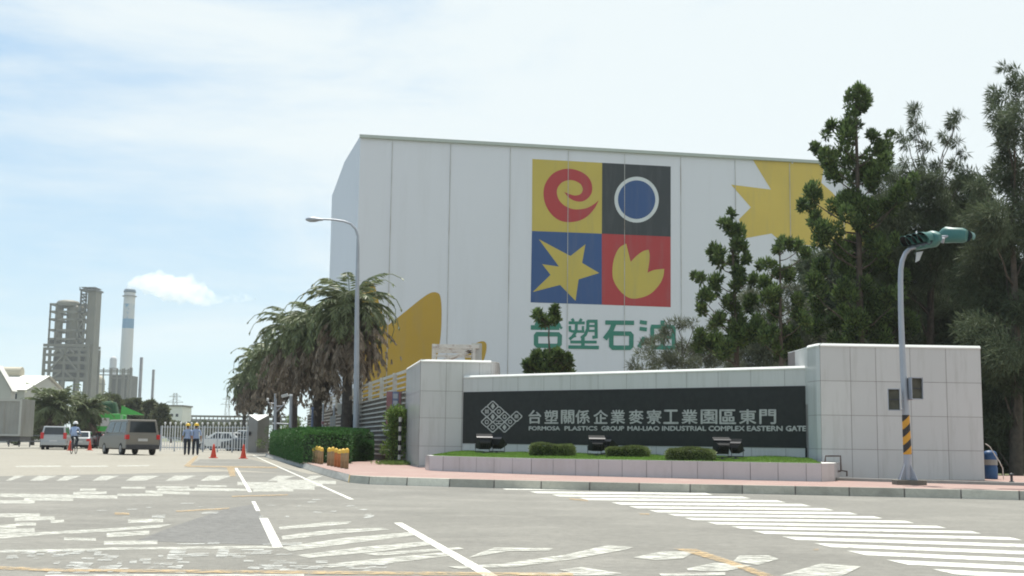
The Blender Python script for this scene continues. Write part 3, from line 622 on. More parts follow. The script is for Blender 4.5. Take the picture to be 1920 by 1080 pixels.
Vn = np.array([tuple(v) for v in Vl]).reshape(NS + 1, rowsN + 1, 3); n_ = 42000
ku = NR.uniform(0, NS - 1e-3, n_); ju = NR.uniform(0, rowsN - 1e-3, n_); k0, j0 = ku.astype(int), ju.astype(int); fu, fv = (ku - k0)[:, None], (ju - j0)[:, None]
PG = Vn[k0, j0] * (1 - fu) * (1 - fv) + Vn[k0 + 1, j0] * fu * (1 - fv) + Vn[k0, j0 + 1] * (1 - fu) * fv + Vn[k0 + 1, j0 + 1] * fu * fv
V_, F_ = leaves(PG, NR.normal(size=(n_, 3)) * .4 + np.array([0, 0, 1]), .045, .006)
np_mesh('grass', V_, F_, 'grass', label='short bright green grass covering the raised bed below the sign', cat='grass', kind='stuff')
def LZ(p):  # lawn height near a point
    d = ((Vn[..., 0] - p.x) ** 2 + (Vn[..., 1] - p.y) ** 2); return float(Vn.reshape(-1, 3)[d.argmin()][2])

def box_hedge(name, c, hx, hy, hz, rz, n, m_, core, label, cat, group=None, leaf=.05, ragged=.03, rnd_top=True, boxy=5):
    """clipped bush: dark core and leaves over its rounded surface; c = base centre"""
    o = empty(name, c, 0, label, cat, group); ca, sa = math.cos(rz), math.sin(rz)
    u = NR.uniform(-1, 1, (n, 3)); ax = NR.choice(3, n, p=np.array([hy * hz, hx * hz, hx * hy * 1.6]) / (hy * hz + hx * hz + hx * hy * 1.6)); sg = np.where(NR.random(n) < .5, -1, 1)
    u[np.arange(n), ax] = np.where(ax == 2, 1, sg)
    if rnd_top:  # superellipsoid rounding
        p_ = boxy; r = (np.abs(u) ** p_).sum(1) ** (1 / p_); u = u / r[:, None]
    nrm = np.sign(u) * np.abs(u) ** 4; u = u * (1 + NR.normal(0, ragged, (n, 1)) - NR.uniform(0, .10, (n, 1)))
    P = np.stack([u[:, 0] * hx, u[:, 1] * hy, (u[:, 2] + 1) * hz / 2 * 1.0], 1); ph = NR.uniform(0, 6)
    P[:, 2] *= 1 + .06 * np.sin(P[:, 0] * 4 + ph) + .04 * np.sin(P[:, 0] * 9 + P[:, 1] * 5 + ph)
    Rz = np.array([[ca, sa, 0], [-sa, ca, 0], [0, 0, 1]]); P = P @ Rz + np.array(c); D = nrm @ Rz + NR.normal(0, .7, (n, 3)) + np.array([0, 0, .5])
    V_, F_ = leaves(P, D, leaf, leaf * .3); np_mesh('foliage', V_, F_, m_, o)
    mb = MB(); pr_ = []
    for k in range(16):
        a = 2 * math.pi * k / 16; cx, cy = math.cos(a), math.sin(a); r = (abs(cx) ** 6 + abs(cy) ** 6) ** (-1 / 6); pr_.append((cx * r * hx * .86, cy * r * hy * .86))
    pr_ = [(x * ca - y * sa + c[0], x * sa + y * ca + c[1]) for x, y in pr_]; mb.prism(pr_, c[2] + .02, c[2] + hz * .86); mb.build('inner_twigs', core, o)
    return o
for (xa, xb, yb, hz, lb) in ((995, 1077, 850, .33, 'clipped low bush left of the middle floodlights, leftmost of the three on the lawn'), (1138, 1216, 849, .27, 'clipped low bush just right of the middle floodlights on the lawn'), (1250, 1340, 860, .30, 'clipped low bush beside the right pair of floodlights on the lawn')):
    zg = .62; Yb = {995: 32.9, 1138: 31.9, 1250: 29.75}[xa]; a, b = dep(xa, yb, Yb), dep(xb, yb, Yb - .25); c = (a + b) / 2; zg = LZ(c) - .03; c.z = zg
    box_hedge('clipped_bush', c, (b - a).length / 2, .33, hz, math.atan2(b.y - a.y, b.x - a.x), 9000, 'bush', 'hedge_core', lb, 'bush', 'clipped bushes on the lawn', leaf=.045)

# --- floodlights
def floodlight(px, py, Y, size, yaw, pitch, label):
    top = dep(px, py, Y); zg = LZ(top) - .02; base = Vector((top.x, top.y, zg)); o = empty('floodlight', base, yaw, label, 'floodlight', 'black floodlights aimed at the sign')
    h = .20; w2 = size * .5; hh = size * .42; dpt = size * .35
    mb = MB(); c, s = math.cos(pitch), math.sin(pitch)
    # housing: frustum whose wide glass side looks to local +Y (towards the sign), tilted up
    def tr(x, y, z): return (x, y * c - z * s, h + size * .25 + y * s + z * c)
    fr_ = [tr(-w2, dpt * .5, -hh), tr(w2, dpt * .5, -hh), tr(w2, dpt * .5, hh), tr(-w2, dpt * .5, hh)]; bk_ = [tr(-w2 * .62, -dpt * .7, -hh * .55), tr(w2 * .62, -dpt * .7, -hh * .55), tr(w2 * .62, -dpt * .7, hh * .6), tr(-w2 * .62, -dpt * .7, hh * .6)]
    mb.mesh(fr_ + bk_, [(0, 1, 2, 3), (7, 6, 5, 4), (0, 4, 5, 1), (1, 5, 6, 2), (2, 6, 7, 3), (3, 7, 4, 0)])
    for k in range(5):
        x = -w2 * .5 + k * w2 * .25; mb.obox(tr(x, -dpt * .72, 0), Vector((.008, 0, 0)), (0, .03 * c, .03 * s), (0, -hh * .5 * s, hh * .5 * c))
    mb.build('housing', 'black', o, False, bevel=.008)
    mb = MB(); mb.face([tr(-w2 * .9, dpt * .5 + .004, -hh * .9), tr(w2 * .9, dpt * .5 + .004, -hh * .9), tr(w2 * .9, dpt * .5 + .004, hh * .9), tr(-w2 * .9, dpt * .5 + .004, hh * .9)]); mb.build('lens', 'glass_dark', o, False)
    mb = MB(); v0, v1 = tr(-w2, dpt * .5, hh), tr(w2, dpt * .5, hh); mb.face([v0, v1, tr(w2, dpt * 1.2, hh * 1.15), tr(-w2, dpt * 1.2, hh * 1.15)]); mb.face([tr(-w2, dpt * .1, hh + .012), tr(w2, dpt * .1, hh + .012), tr(w2, dpt * .5, hh + .012), tr(-w2, dpt * .5, hh + .012)], 1); mb.build('visor', ['black', 'dark_steel'], o, False)
    mb = MB(); mb.tube([(-w2 - .02, 0, h + size * .25), (-w2 - .02, 0, h * .45), (w2 + .02, 0, h * .45), (w2 + .02, 0, h + size * .25)], .014, 6); mb.tube([(0, 0, 0), (0, 0, h * .45)], .03, 8); mb.build('bracket', 'dark_steel', o, False)
    mb = MB(); mb.lathe([(.0, .06), (.09, .06), (.1, 0)], 12); mb.build('base', 'dark_steel', o, False)
    return o
floodlight(908, 826, 35.0, .46, .15, .55, 'black floodlight under the emblem, left lamp of the leftmost pair')
floodlight(932, 824, 35.2, .46, -.5, 1.0, 'black floodlight under the emblem, right lamp of the leftmost pair')
floodlight(1119, 820, 32.6, .44, .1, .5, 'black floodlight, left lamp of the pair in the middle of the lawn')
floodlight(1140, 818, 32.8, .42, -.7, 1.1, 'black floodlight, right lamp of the pair in the middle of the lawn')
floodlight(1354, 826, 29.9, .44, .2, .35, 'black floodlight beside the rightmost bush, left lamp of the right pair')
floodlight(1379, 830, 30.1, .36, -.6, .8, 'smaller black floodlight of the right pair, nearest the right pillar')

# --- rusty steel frame over the left pillar
fb = dep(855, 700, 46); fo = empty('steel_frame', (fb.x, 46, SZ), 0, 'rusty white steel frame with a diagonal brace standing behind the left pillar', 'frame')
mb = MB(); za, zb = dep(815, 645, 46).z, dep(815, 676, 46).z
xa, xb_ = dep(813, 645, 46).x, dep(889, 645, 46).x
for x in (xa, xb_):
    for dy in (0, .8): mb.bar((x, 46 + dy, .1), (x, 46 + dy, za), .11, .11)
for x in (xa, xb_):
    for z in (za - .06, zb + .1): mb.bar((x, 46.05, z), (x, 46.75, z), .07, .07)
for dy in (-.01, .81):
    mb.bar((xa, 46 + dy, za - .08), (xb_ + .2, 46 + dy, za - .08), .12, .14); mb.bar((xa, 46 + dy, zb - .2), (xb_, 46 + dy, zb - .2), .1, .1)
    mb.bar((xa + .06, 46 + dy, zb - .1), (xb_ - .06, 46 + dy, za - .2), .05, .07); mb.bar((xa, 46 + dy, za - .25), (xb_, 46 + dy, za - .25), .05, .05); mb.bar((xa, 46 + dy, za - .42), (xb_, 46 + dy, za - .42), .04, .04)
mb.build('frame_bars', 'rust', fo)
mb = MB(); mb.box(xb_ - .1, xb_ + .28, 46.0, 46.7, zb - .8, za + .05); mb.build('panel', 'shed_wall', fo)

# --- rail fence along the side road
fa = Vector((-3.66, 43.0, 0)); fd = Vector((-.2424, 1, 0)).normalized(); fn = Vector((-fd.y, fd.x, 0)); fn = fn if fn.x < 0 else -fn
fe = empty('rail_fence', fa, 0, 'tall fence of white horizontal rails over dark boarding along the side road', 'fence'); FLn = 46; FH = 3.43
mb = MB(); q = [fa, fa + fd * FLn, fa + fd * FLn - fn * .08, fa - fn * .08]; mb.prism([(p.x, p.y) for p in q], .1, 2.72); mb.build('boarding', 'louver_back', fe)
mb = MB()
for k in range(17):
    z = .42 + k * .185; mb.bar(fa + fn * .05 + Vector((0, 0, z)), fa + fd * FLn + fn * .05 + Vector((0, 0, z)), .05, .055 if k < 16 else .1)
mb.build('rails', 'louver', fe)
for k in range(12):
    mb = MB(); p = fa + fd * (2.2 + k * 3.6); mb.bar(p + fn * .1 + Vector((0, 0, 2.6)), p + fn * .1 + Vector((0, 0, FH)), .16, .06); mb.build('post', 'louver', fe)

# --- kerb-side dark stain patches on kerb by the signal pole
# --- pipes, concrete strip, blue pump, bollard stub
po = empty('water_pipe', g(1560, 898, SZ), 0, 'grey bent water pipe beside the planter end in front of the right pillar', 'pipe')
Yp = 29.6; mb = MB(); r_ = .022
D_ = lambda x, y: dep(x, y, Yp)
mb.tube([D_(1547, 867), D_(1548, 855), D_(1576, 855), D_(1577, 882), D_(1588, 884), D_(1588, 893)], r_, 8); mb.tube([D_(1541, 867), D_(1568, 868), D_(1569, 892), D_(1570, 896)], r_ * 1.2, 8); mb.tube([D_(1569, 884), D_(1577, 883)], r_, 8)
mb.build('pipe_run', 'pipe', po)
mb = MB(); a, b = g(1566, 901, SZ), g(1960, 912, SZ); d = (b - a).normalized(); n = Vector((-d.y, d.x, 0))
mb.obox((a + b) / 2 + Vector((0, 0, .02)) + n * .12, (b - a) / 2, n * .12, (0, 0, .045)); mb.build('border_strip', 'concrete', kind='structure')
bo = empty('water_pump', g(1862, 900, SZ), 0, 'blue plastic drum standing behind the right edge of the right pillar', 'drum')
bp_ = dep(1857.5, 900, 31.9); mb = MB(); mb.lathe([(0, 0), (.17, 0), (.18, .03), (.18, .3), (.165, .33), (.18, .36), (.18, .62), (.16, .68), (.12, .72), (.0, .74)], 18, 0, (bp_.x, 31.9, SZ)); bo.location = (bp_.x, 31.9, SZ); mb.build('drum_body', 'blue', bo)
mb = MB(); mb.lathe([(.183, .36), (.183, .50)], 18, 0, (bp_.x, 31.9, SZ)); mb.build('drum_label', 'concrete', bo)
mb = MB(); hp = [dep(x, y, 31.2) for x, y in ((1848, 832), (1856, 838), (1865, 852), (1874, 866), (1880, 878), (1881, 892), (1882, 899))]; mb.tube(hp, .013, 6); h_ = mb.build('hose', 'rust', bo)
so = empty('hydrant', g(1897, 905, SZ), 0, 'small dark standpipe at the far right edge of the pavement', 'hydrant'); mb = MB(); b_ = g(1897, 905, SZ); mb.lathe([(.06, 0), (.06, .03), (.03, .04), (.03, .16), (.055, .17), (.055, .2), (.02, .22), (0, .23)], 10, 0, b_); mb.build('standpipe', 'dark_steel', so)
# fallen leaves and weeds by the left pillar
Pn = []
for _ in range(1600):
    x = rnd.gauss(0, 1); p = dep(745 + x * 16, 866 + rnd.uniform(-6, 4), 41.5 + rnd.uniform(-1.5, 2)); Pn.append((p.x, p.y, SZ))
V_, F_ = leaves(np.array(Pn), NR.normal(size=(1600, 3)) * .5 + np.array([0, 0, .8]), .14, .012); np_mesh('weeds', V_, F_, 'weed', label='low weeds growing on the paving by the left pillar', cat='weeds', kind='stuff')

# ================================================================== TRAFFIC SIGNAL POLE
pb = g(1702, 909, SZ); tp = empty('signal_pole', pb, 0, 'grey traffic signal pole with yellow and black hazard stripes at its foot on the kerb', 'signal pole')
Yp = pb.y; zt_ = lambda y: dep(1695, y, Yp).z
pole_px = [(1702, 900), (1701.5, 850), (1698, 770), (1694, 700), (1691, 640), (1689, 580), (1688.5, 530), (1689, 505), (1692, 488), (1698, 474), (1705, 467)]
pts = [dep(x, y, Yp) for x, y in pole_px]
rad = [.085, .082, .075, .068, .062, .058, .055, .053, .05, .047, .045]
mb = MB(); mb.tube([Vector((pts[0].x, Yp, SZ))] + pts, [.088] + rad, 16); mb.build('pole', 'steel', tp)
mb = MB(); s1, s2 = dep(1698.3, 778, Yp), dep(1701.7, 852, Yp); mb.tube([s1, (s1 + s2) / 2, s2], [.0795, .083, .088], 16, 0, False); hz = mb.build('hazard_band', 'hazard', tp)
mb = MB(); 
for k in range(4):
    a = k * math.pi / 2 + .6; dv = Vector((math.cos(a), math.sin(a), 0)); sv = Vector((-dv.y, dv.x, 0)) * .008; c = Vector((pts[0].x, Yp, SZ + .1)); mb.mesh([c + dv * .07 - sv, c + dv * .26 - sv, c + dv * .08 + Vector((0, 0, .34)) - sv, c + dv * .07 + sv, c + dv * .26 + sv, c + dv * .08 + Vector((0, 0, .34)) + sv], [(0, 1, 2), (3, 5, 4), (0, 3, 4, 1), (1, 4, 5, 2), (2, 5, 3, 0)])
mb.build('gusset_fins', 'steel', tp)
mb = MB(); c = Vector((pts[0].x + .03, Yp, SZ + .05)); mb.obox(c, (.31, 0, 0), (0, .2, 0), (0, 0, .055)); mb.build('base_block', 'block', tp, bevel=.015)
def ped_signal(x0, x1, y0, y1, Y, yaw, lb):
    a, b = dep(x0, y0, Y), dep(x1, y1, Y); cx, cz = (a.x + b.x) / 2, (a.z + b.z) / 2; W_, H_ = (b.x - a.x) / 2, (a.z - b.z) / 2
    mb = MB(); R_ = Matrix.Rotation(yaw, 3, 'Z'); ctr = Vector((cx, Y, cz))
    ob = lambda p, ax, ay, az, mi=0: mb.obox(ctr + R_ @ Vector(p), R_ @ Vector(ax), R_ @ Vector(ay), R_ @ Vector(az), mi)
    ob((0, 0, 0), (W_ * .93, 0, 0), (0, .07, 0), (0, 0, H_ * .95)); 
    for sx in (-1, 1): ob((sx * W_ * .96, -.05, 0), (W_ * .05, 0, 0), (0, .07, 0), (0, 0, H_), 1)
    ob((0, -.05, H_ * .97), (W_ * .9, 0, 0), (0, .09, 0), (0, 0, H_ * .04), 1); ob((0, -.07, 0), (W_ * .85, 0, 0), (0, .02, 0), (0, 0, H_ * .05), 2); ob((0, -.05, -H_ * .98), (W_ * .9, 0, 0), (0, .06, 0), (0, 0, H_ * .04), 1)
    o = mb.build('pedestrian_signal', ['signal_back', 'steel', 'dark_steel'], tp, label=lb); return o
M['signal_back'] = mat('signal_back', (.07, .068, .05), .7, .3, 6)
ped_signal(1664.5, 1687, 729, 770, Yp - .1, -.25, 'lower pedestrian signal box on the left side of the pole')
ped_signal(1702.5, 1727, 708, 749, Yp - .05, .2, 'higher pedestrian signal box on the right side of the pole')
for (x, y) in ((1690, 768), (1700, 750)):
    mb = MB(); p = dep(x, y, Yp); mb.tube([p + Vector((-.12, -.06, 0)), p, p + Vector((.14, -.04, .02))], .018, 6); mb.build('signal_bracket', 'steel', tp)
def signal_head(c, ax, fc, n=4, ln=.66, name='signal_head', visor_in=True, sz=.2, lb=None):
    ax, fc = Vector(ax).normalized(), Vector(fc).normalized(); up = ax.cross(fc).normalized(); up = up if up.z > 0 else -up
    mb = MB(); prof = [(-1, .75), (-.7, .98), (.0, 1), (.55, 1.08), (.82, .8), (1.02, .42)]
    rings = []
    for t, r in prof:
        cc = c + ax * t * ln; ring = []
        for k in range(12):
            a = 2 * math.pi * k / 12; ca, sa = math.cos(a), math.sin(a); q = (abs(ca) ** 4 + abs(sa) ** 4) ** (-.25); ring.append(cc + up * sa * q * sz * .82 * r + fc * ca * q * .11 * r)
        rings += ring
    nR = len(prof); mb.mesh(rings, [(i * 12 + k, i * 12 + (k + 1) % 12, (i + 1) * 12 + (k + 1) % 12, (i + 1) * 12 + k) for i in range(nR - 1) for k in range(12)], 0, 0, True); mb.face(rings[:12]); mb.face(rings[-12:])
    h_ = mb.build(name, 'signal_green', tp, label=lb)
    mv = MB(); ml = MB()
    for k in range(n):
        t = -.82 + 1.3 * k / (n - 1); cc = c + ax * t * ln + fc * .11; r = .135
        ring = lambda e, rr: [cc + fc * e * (.6 + .4 * math.sin(a)) + (ax * math.cos(a) + up * math.sin(a)) * rr for a in [math.pi * (-.12 + 1.24 * q / 12) for q in range(13)]]
        i0, i1 = ring(0, r), ring(.26, r * 1.03); o0, o1 = ring(0, r + .008), ring(.26, r * 1.03 + .008)
        for q in range(12): mv.face([i0[q], i0[q + 1], i1[q + 1], i1[q]], 1); mv.face([o0[q], o0[q + 1], o1[q + 1], o1[q]], 0)
        for q in range(12): mv.face([i1[q], i1[q + 1], o1[q + 1], o1[q]], 0)
        ml.face([cc + fc * .004 + (ax * math.cos(a) + up * math.sin(a)) * r * .93 for a in [2 * math.pi * q / 16 for q in range(16)]])
    mv.build('visors', ['signal_green', 'black'], h_); ml.build('lenses', 'glass_dark', h_)
cA = dep(1737, 451, Yp - .25); signal_head(cA, (.40, -.88, .02), (-.88, -.40, -.06), ln=.40, sz=.20, lb='signal head with its four hooded lamps turned to the left')
cB = dep(1787, 441, Yp + .1); signal_head(cB, (-.72, .62, .12), (.6, .75, -.05), ln=.30, sz=.20, lb='signal head seen from behind on the right')
mb = MB(); mb.tube([pts[-1], pts[-1] + Vector((.12, -.05, .03)), dep(1745, 446, Yp), cB - Vector((.05, 0, .02))], .032, 8); mb.tube([dep(1767, 445, Yp) + Vector((0, -.05, -.02)), dep(1767, 455, Yp)], .04, 8); mb.build('signal_arm', 'steel', tp)
mb = MB(); q = [dep(1719, 473, Yp - .2), dep(1731, 471, Yp - .2), dep(1724, 488, Yp - .2), dep(1717, 492, Yp - .2)]; n = Vector((0, .03, 0)); mb.mesh(q + [p + n for p in q], [(0, 1, 2, 3), (7, 6, 5, 4), (0, 4, 5, 1), (1, 5, 6, 2), (2, 6, 7, 3), (3, 7, 4, 0)]); mb.build('warning_plate', 'plate', tp)

# ================================================================== BIG HALL
BT = .1785; bd = Vector((math.cos(BT), math.sin(BT), 0)); bn = Vector((math.sin(BT), -math.cos(BT), 0))
BA = dep(676, 253.6, 120); BP = Vector((BA.x, BA.y, 0)); BZ = BA.z
def BW(x, y, e=0.): return wallp(x, y, BP, BT) + bn * e
hall = empty('storage_hall', BP, 0, 'huge pale grey hall painted with a four colour emblem and green characters', 'building')
BR = BW(1700, 350); BRp = Vector((BR.x, BR.y, 0)); blen = (BRp - BP).length
Bv, Cv = dep(646, 303.2, 133.5), dep(622.5, 366.9, 143.5)
back = Vector((-bd.y, bd.x, 0)) * 70
fp = [(BP, BZ), (BRp, BZ), (BRp + back, BZ), (Vector((-24.5, 184.0, 0)), Cv.z), (Vector((Cv.x, Cv.y, 0)), Cv.z), (Vector((Bv.x, Bv.y, 0)), Bv.z)]
mb = MB(); mb.prism([(p.x, p.y) for p, z in fp], 0, [z for p, z in fp], 0, top=False); 
ctr = sum((Vector((p.x, p.y, z)) for p, z in fp), Vector()) / 6; ctr.z = BZ - .5
for i in range(6): (p, z), (q, y) = fp[i], fp[(i + 1) % 6]; mb.face([(p.x, p.y, z), (q.x, q.y, y), ctr], 1)
mb.build('wall', ['bldg', 'trim'], hall)
mb = MB(); z1 = BZ + .12
a = BP + bn * .12 - bd * .1; b = BRp + bn * .12; mb.obox((a + b) / 2 + Vector((0, 0, BZ - .12)), (b - a) / 2, bn * .14, (0, 0, .16)); mb.build('roof_edge', 'trim', hall)
mb = MB()
for x1, y1, x2, y2 in ((736, 262, 729, 700), (845, 272, 838.6, 700), (957, 279, 953, 700), (1065.5, 286, 1061, 690), (1171, 292, 1171, 690), (1276, 298, 1277, 690), (1378, 304, 1379, 690), (1480, 308, 1483, 690), (1580, 312, 1584, 690)):
    p, q = BW(x1, y1, .05), BW(x2, y2, .05); q = Vector((p.x, p.y, 0)); p = Vector((p.x, p.y, BZ - .4)); mb.bar(p, q, .055, .03)
mb.build('cladding_joints', 'seam', hall)
# shapes
def shape(name, pts, m_, e, par): 
    mb = MB(); mb.face([BW(x, y, e) for x, y in pts][::-1]); return mb.build(name, m_, par)
zl = lambda x, y: (980 + x / 3.484, 280 + y / 3.484)
em = MB()
def addp(pts, e, mi): em.face([BW(*zl(x, y), e) for x, y in pts][::-1], mi)
TL_, TM_, TR_, ML_, MM_, MR_, BL_, BM_, BR_ = (63, 63), (519, 88), (967, 112), (60, 533), (517, 551), (967, 571), (52, 1000), (517, 1015), (967, 1031)
addp([TL_, TM_, MM_, ML_], .012, 0); addp([TM_, TR_, MR_, MM_], .012, 1); addp([ML_, MM_, BM_, BL_], .012, 2); addp([MM_, MR_, BR_, BM_], .012, 3)
def bez(P, n=8):
    """closed Catmull-Rom through P; a point given as (x,y,1) is a sharp corner"""
    o_ = []; m_ = len(P)
    for i in range(m_):
        p0, p1, p2, p3 = P[i - 1], P[i], P[(i + 1) % m_], P[(i + 2) % m_]
        if len(p1) > 2: p0 = p1
        if len(p2) > 2: p3 = p2
        for k in range(n):
            t = k / n; q = []
            for c in (0, 1):
                a, b, cc, d = p0[c], p1[c], p2[c], p3[c]; q.append(.5 * (2 * b + (cc - a) * t + (2 * a - 5 * b + 4 * cc - d) * t * t + (-a + 3 * b - 3 * cc + d) * t ** 3))
            o_.append(tuple(q))
    return o_
sp_ = bez([(270, 278, 1), (300, 290), (340, 302), (378, 292), (392, 262), (378, 228), (340, 206), (298, 202), (255, 218), (228, 252), (224, 290), (240, 335), (280, 372), (340, 392), (410, 386), (460, 362), (497, 333, 1), (470, 385), (425, 435), (370, 466), (300, 476), (235, 462), (180, 415), (145, 350), (136, 280), (150, 220), (190, 165), (245, 135), (305, 127), (370, 142), (425, 178), (452, 230), (450, 285), (420, 325), (380, 342), (335, 335), (298, 312)], 5)
addp(sp_, .022, 3)
cir = lambda cx, cy, rx, ry: [(cx + rx * math.cos(2 * math.pi * k / 48), cy + ry * math.sin(2 * math.pi * k / 48)) for k in range(48)]
addp(cir(744, 329, 145, 150), .022, 4); addp(cir(744, 329, 122, 126), .032, 2)
addp([(105, 587), (312, 697), (410, 620), (388, 742), (500, 808), (365, 850), (345, 990), (244, 886), (66, 932), (182, 820), (127, 750), (237, 766)], .022, 5)
addp(bez([(676, 616, 1), (705, 735, 1), (745, 695), (785, 666), (822, 656, 1), (829, 690), (826, 740), (815, 806, 1), (860, 788), (925, 781, 1), (918, 830), (895, 880), (840, 940), (770, 970), (700, 972), (640, 930), (595, 860), (586, 790), (598, 710), (630, 645)], 5), .022, 5)
em.build('painted_emblem', ['logo_yellow', 'logo_black', 'logo_blue', 'logo_red', 'logo_white', 'logo_yellow'], hall)
shape('painted_flower', bez([(680, 760, 1), (680, 640), (676, 560), (680, 536), (692, 527), (704, 540), (714, 580), (726, 611, 1), (754, 589), (790, 560), (808, 549), (820, 549), (826, 558), (828, 590), (825, 640), (812, 700), (790, 760, 1)], 5), 'gold', .015, hall)
shape('painted_petal', bez([(870, 665, 1), (885, 648), (902, 640), (911, 643), (912, 655), (907, 675), (895, 700, 1), (880, 705, 1)], 5), 'gold', .015, hall)
zs_ = lambda x, y: (1280 + x / 1.8, 100 + y / 1.8)
shape('painted_star', [zs_(*p) for p in ((232, 352), (298, 460), (163, 443), (230, 520), (190, 560), (205, 625), (300, 608), (335, 640), (430, 648), (560, 680), (640, 640), (690, 560), (555, 532), (505, 470), (468, 437), (476, 388), (450, 366), (378, 364), (370, 374), (362, 363))], 'pale_gold', .015, hall)
# green characters, hand drawn strokes (x,y in a 6.4x enlargement)
zc_ = lambda x, y: (980 + x / 6.4, 570 + y / 6.4); tx = MB(); ec = [.015]
def st(*pts, w=52, closed=False):
    """thick polyline stroke"""
    ec[0] += .0015
    P = [Vector((a, b, 0)) for a, b in pts]; n = len(P); Lf, Rt = [], []
    for i in range(n):
        if closed: d0 = (P[i] - P[i - 1]).normalized(); d1 = (P[(i + 1) % n] - P[i]).normalized()
        else: d0 = (P[i] - P[max(i - 1, 0)]).normalized() if i else (P[1] - P[0]).normalized(); d1 = (P[min(i + 1, n - 1)] - P[i]).normalized() if i < n - 1 else d0
        t = (d0 + d1).normalized(); nn = Vector((-t.y, t.x, 0)); k = 1 / max(.5, nn.dot(Vector((-d0.y, d0.x, 0)))); Lf.append(P[i] + nn * w / 2 * k); Rt.append(P[i] - nn * w / 2 * k)
    for i in range(n if closed else n - 1):
        j = (i + 1) % n; tx.face([BW(*zc_(p.x, p.y), ec[0]) for p in (Lf[i], Lf[j], Rt[j], Rt[i])])
# 台
st((255, 120), (225, 170), (165, 262), w=60); st((345, 150), (385, 190), (440, 270), w=56); st((97, 282), (440, 284), w=56); st((440, 262), (470, 296), w=30)
st((175, 362), (425, 364), (445, 385), (443, 480), (420, 503), (180, 500), (160, 480), (160, 382), w=54, closed=True)
# 塑
st((590, 176), (612, 210), w=34); st((706, 178), (684, 212), w=34); st((550, 225), (745, 228), w=36); st((565, 262), (567, 318), (590, 328), (740, 330), w=32); st((645, 230), (640, 330), (600, 390), (560, 425), w=36); st((722, 265), (722, 330), w=28)
st((782, 200), (780, 300), (750, 370), (700, 410), w=38); st((775, 207), (880, 207), (882, 395), (835, 400), w=38); st((795, 264), (880, 264), w=26); st((790, 322), (880, 322), w=26)
st((575, 400), (640, 385), w=24); st((570, 455), (888, 457), w=34); st((722, 400), (722, 515), w=44); st((546, 516), (914, 522), w=42)
# 石
st((990, 222), (1336, 226), w=52); st((1095, 235), (1060, 320), (985, 420), w=58); st((1080, 352), (1285, 356), (1304, 378), (1302, 505), (1280, 525), (1085, 524), (1062, 502), (1062, 375), w=54, closed=True)
# 油
st((1405, 215), (1490, 228), w=46); st((1402, 296), (1490, 306), w=46); st((1395, 520), (1460, 400), w=50); st((1560, 272), (1800, 276), (1812, 300), (1810, 525), (1560, 520), (1552, 300), w=48, closed=True); st((1678, 198), (1676, 520), w=50); st((1560, 395), (1800, 398), w=42)
tx.build('painted_lettering', 'text_green', hall)

# ================================================================== VEGETATION
def limb(mb, a, b, r1, r2, sag=.15, n=5):
    a, b = Vector(a), Vector(b); pts = []
    for k in range(n + 1):
        t = k / n; p = a.lerp(b, t); p.z -= math.sin(t * math.pi) * sag * (b - a).length; p += Vector((rnd.uniform(-1, 1), rnd.uniform(-1, 1), 0)) * .03 * (b - a).length * (0 < k < n); pts.append(p)
    mb.tube(pts, [r1 + (r2 - r1) * k / n for k in range(n + 1)], 6, 0, False)
def tufted_tree(name, clumps, trunk_px, Y, conv, label, dens=1.0, spread=1.0, group=None, fat=1.0):
    """tree whose clumps follow the outline in the photo but are spread in depth round the trunk"""
    tpx = [conv(*p) for p in trunk_px]; base = dep(tpx[-1][0], tpx[-1][1], Y); base.z = .1; o = empty(name, (base.x, Y, .05), 0, label, 'tree', group)
    tb = MB(); tp_ = [dep(x, y, Y) for x, y in tpx][::-1]; pts = [Vector((tp_[0].x, Y, .05))] + tp_; hgt = pts[-1].z
    rb = .013 * hgt + .02; tb.tube(pts, [max(.02, rb * (1 - .85 * p.z / hgt)) for p in pts], 8)
    parts = []; inner = []
    def trunk_at(z):
        for a, b in zip(pts, pts[1:]):
            if a.z <= z <= b.z: return a.lerp(b, (z - a.z) / max(b.z - a.z, 1e-3))
        return pts[-1].copy() if z > pts[-1].z else pts[0].copy()
    for (cx, cy, r) in clumps:
        x, y = conv(cx, cy); x1, _ = conv(cx + r * fat, cy); R0 = abs(x1 - x) / FPX * Y
        c = dep(x, y, Y); tpt = trunk_at(c.z); off = abs(c.x - tpt.x); dy = rnd.uniform(-1, 1) * min(1.6, .5 * spread + off * .7) * spread
        c = dep(x, y, Y + dy)
        st_ = trunk_at(max(.5, c.z - off * .55 - R0 * .6)); limb(tb, st_, c - Vector((0, 0, R0 * .3)), max(.02, rb * .28 * (1 - .5 * c.z / hgt)), .012, .1)
        ns = max(2, int(2 + R0 * 5))
        for _ in range(ns):
            sc_ = Vector((rnd.gauss(0, .46), rnd.gauss(0, .46), rnd.gauss(0, .42))) * R0; cc = c + sc_; rr = R0 * rnd.uniform(.45, .75)
            n = int(dens * (60 + 780 * rr * rr * 2.2)); P, d = blob_pts(cc, (rr * .85, rr * .85, rr * 1.1), n, .15)
            D = d * .65 + np.array([0, 0, .85]) + NR.normal(0, .35, (n, 3)); parts.append(leaves(P, D, .17, .026))
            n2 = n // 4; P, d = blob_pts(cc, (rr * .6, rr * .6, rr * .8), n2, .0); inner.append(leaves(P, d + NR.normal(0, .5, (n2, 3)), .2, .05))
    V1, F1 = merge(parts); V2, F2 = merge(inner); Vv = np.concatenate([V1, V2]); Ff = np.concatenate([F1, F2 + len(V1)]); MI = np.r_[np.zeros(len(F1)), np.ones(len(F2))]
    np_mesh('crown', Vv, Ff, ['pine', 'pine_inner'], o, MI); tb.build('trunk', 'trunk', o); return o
z6 = lambda x, y: (1280 + x / 1.8, 100 + y / 1.8)
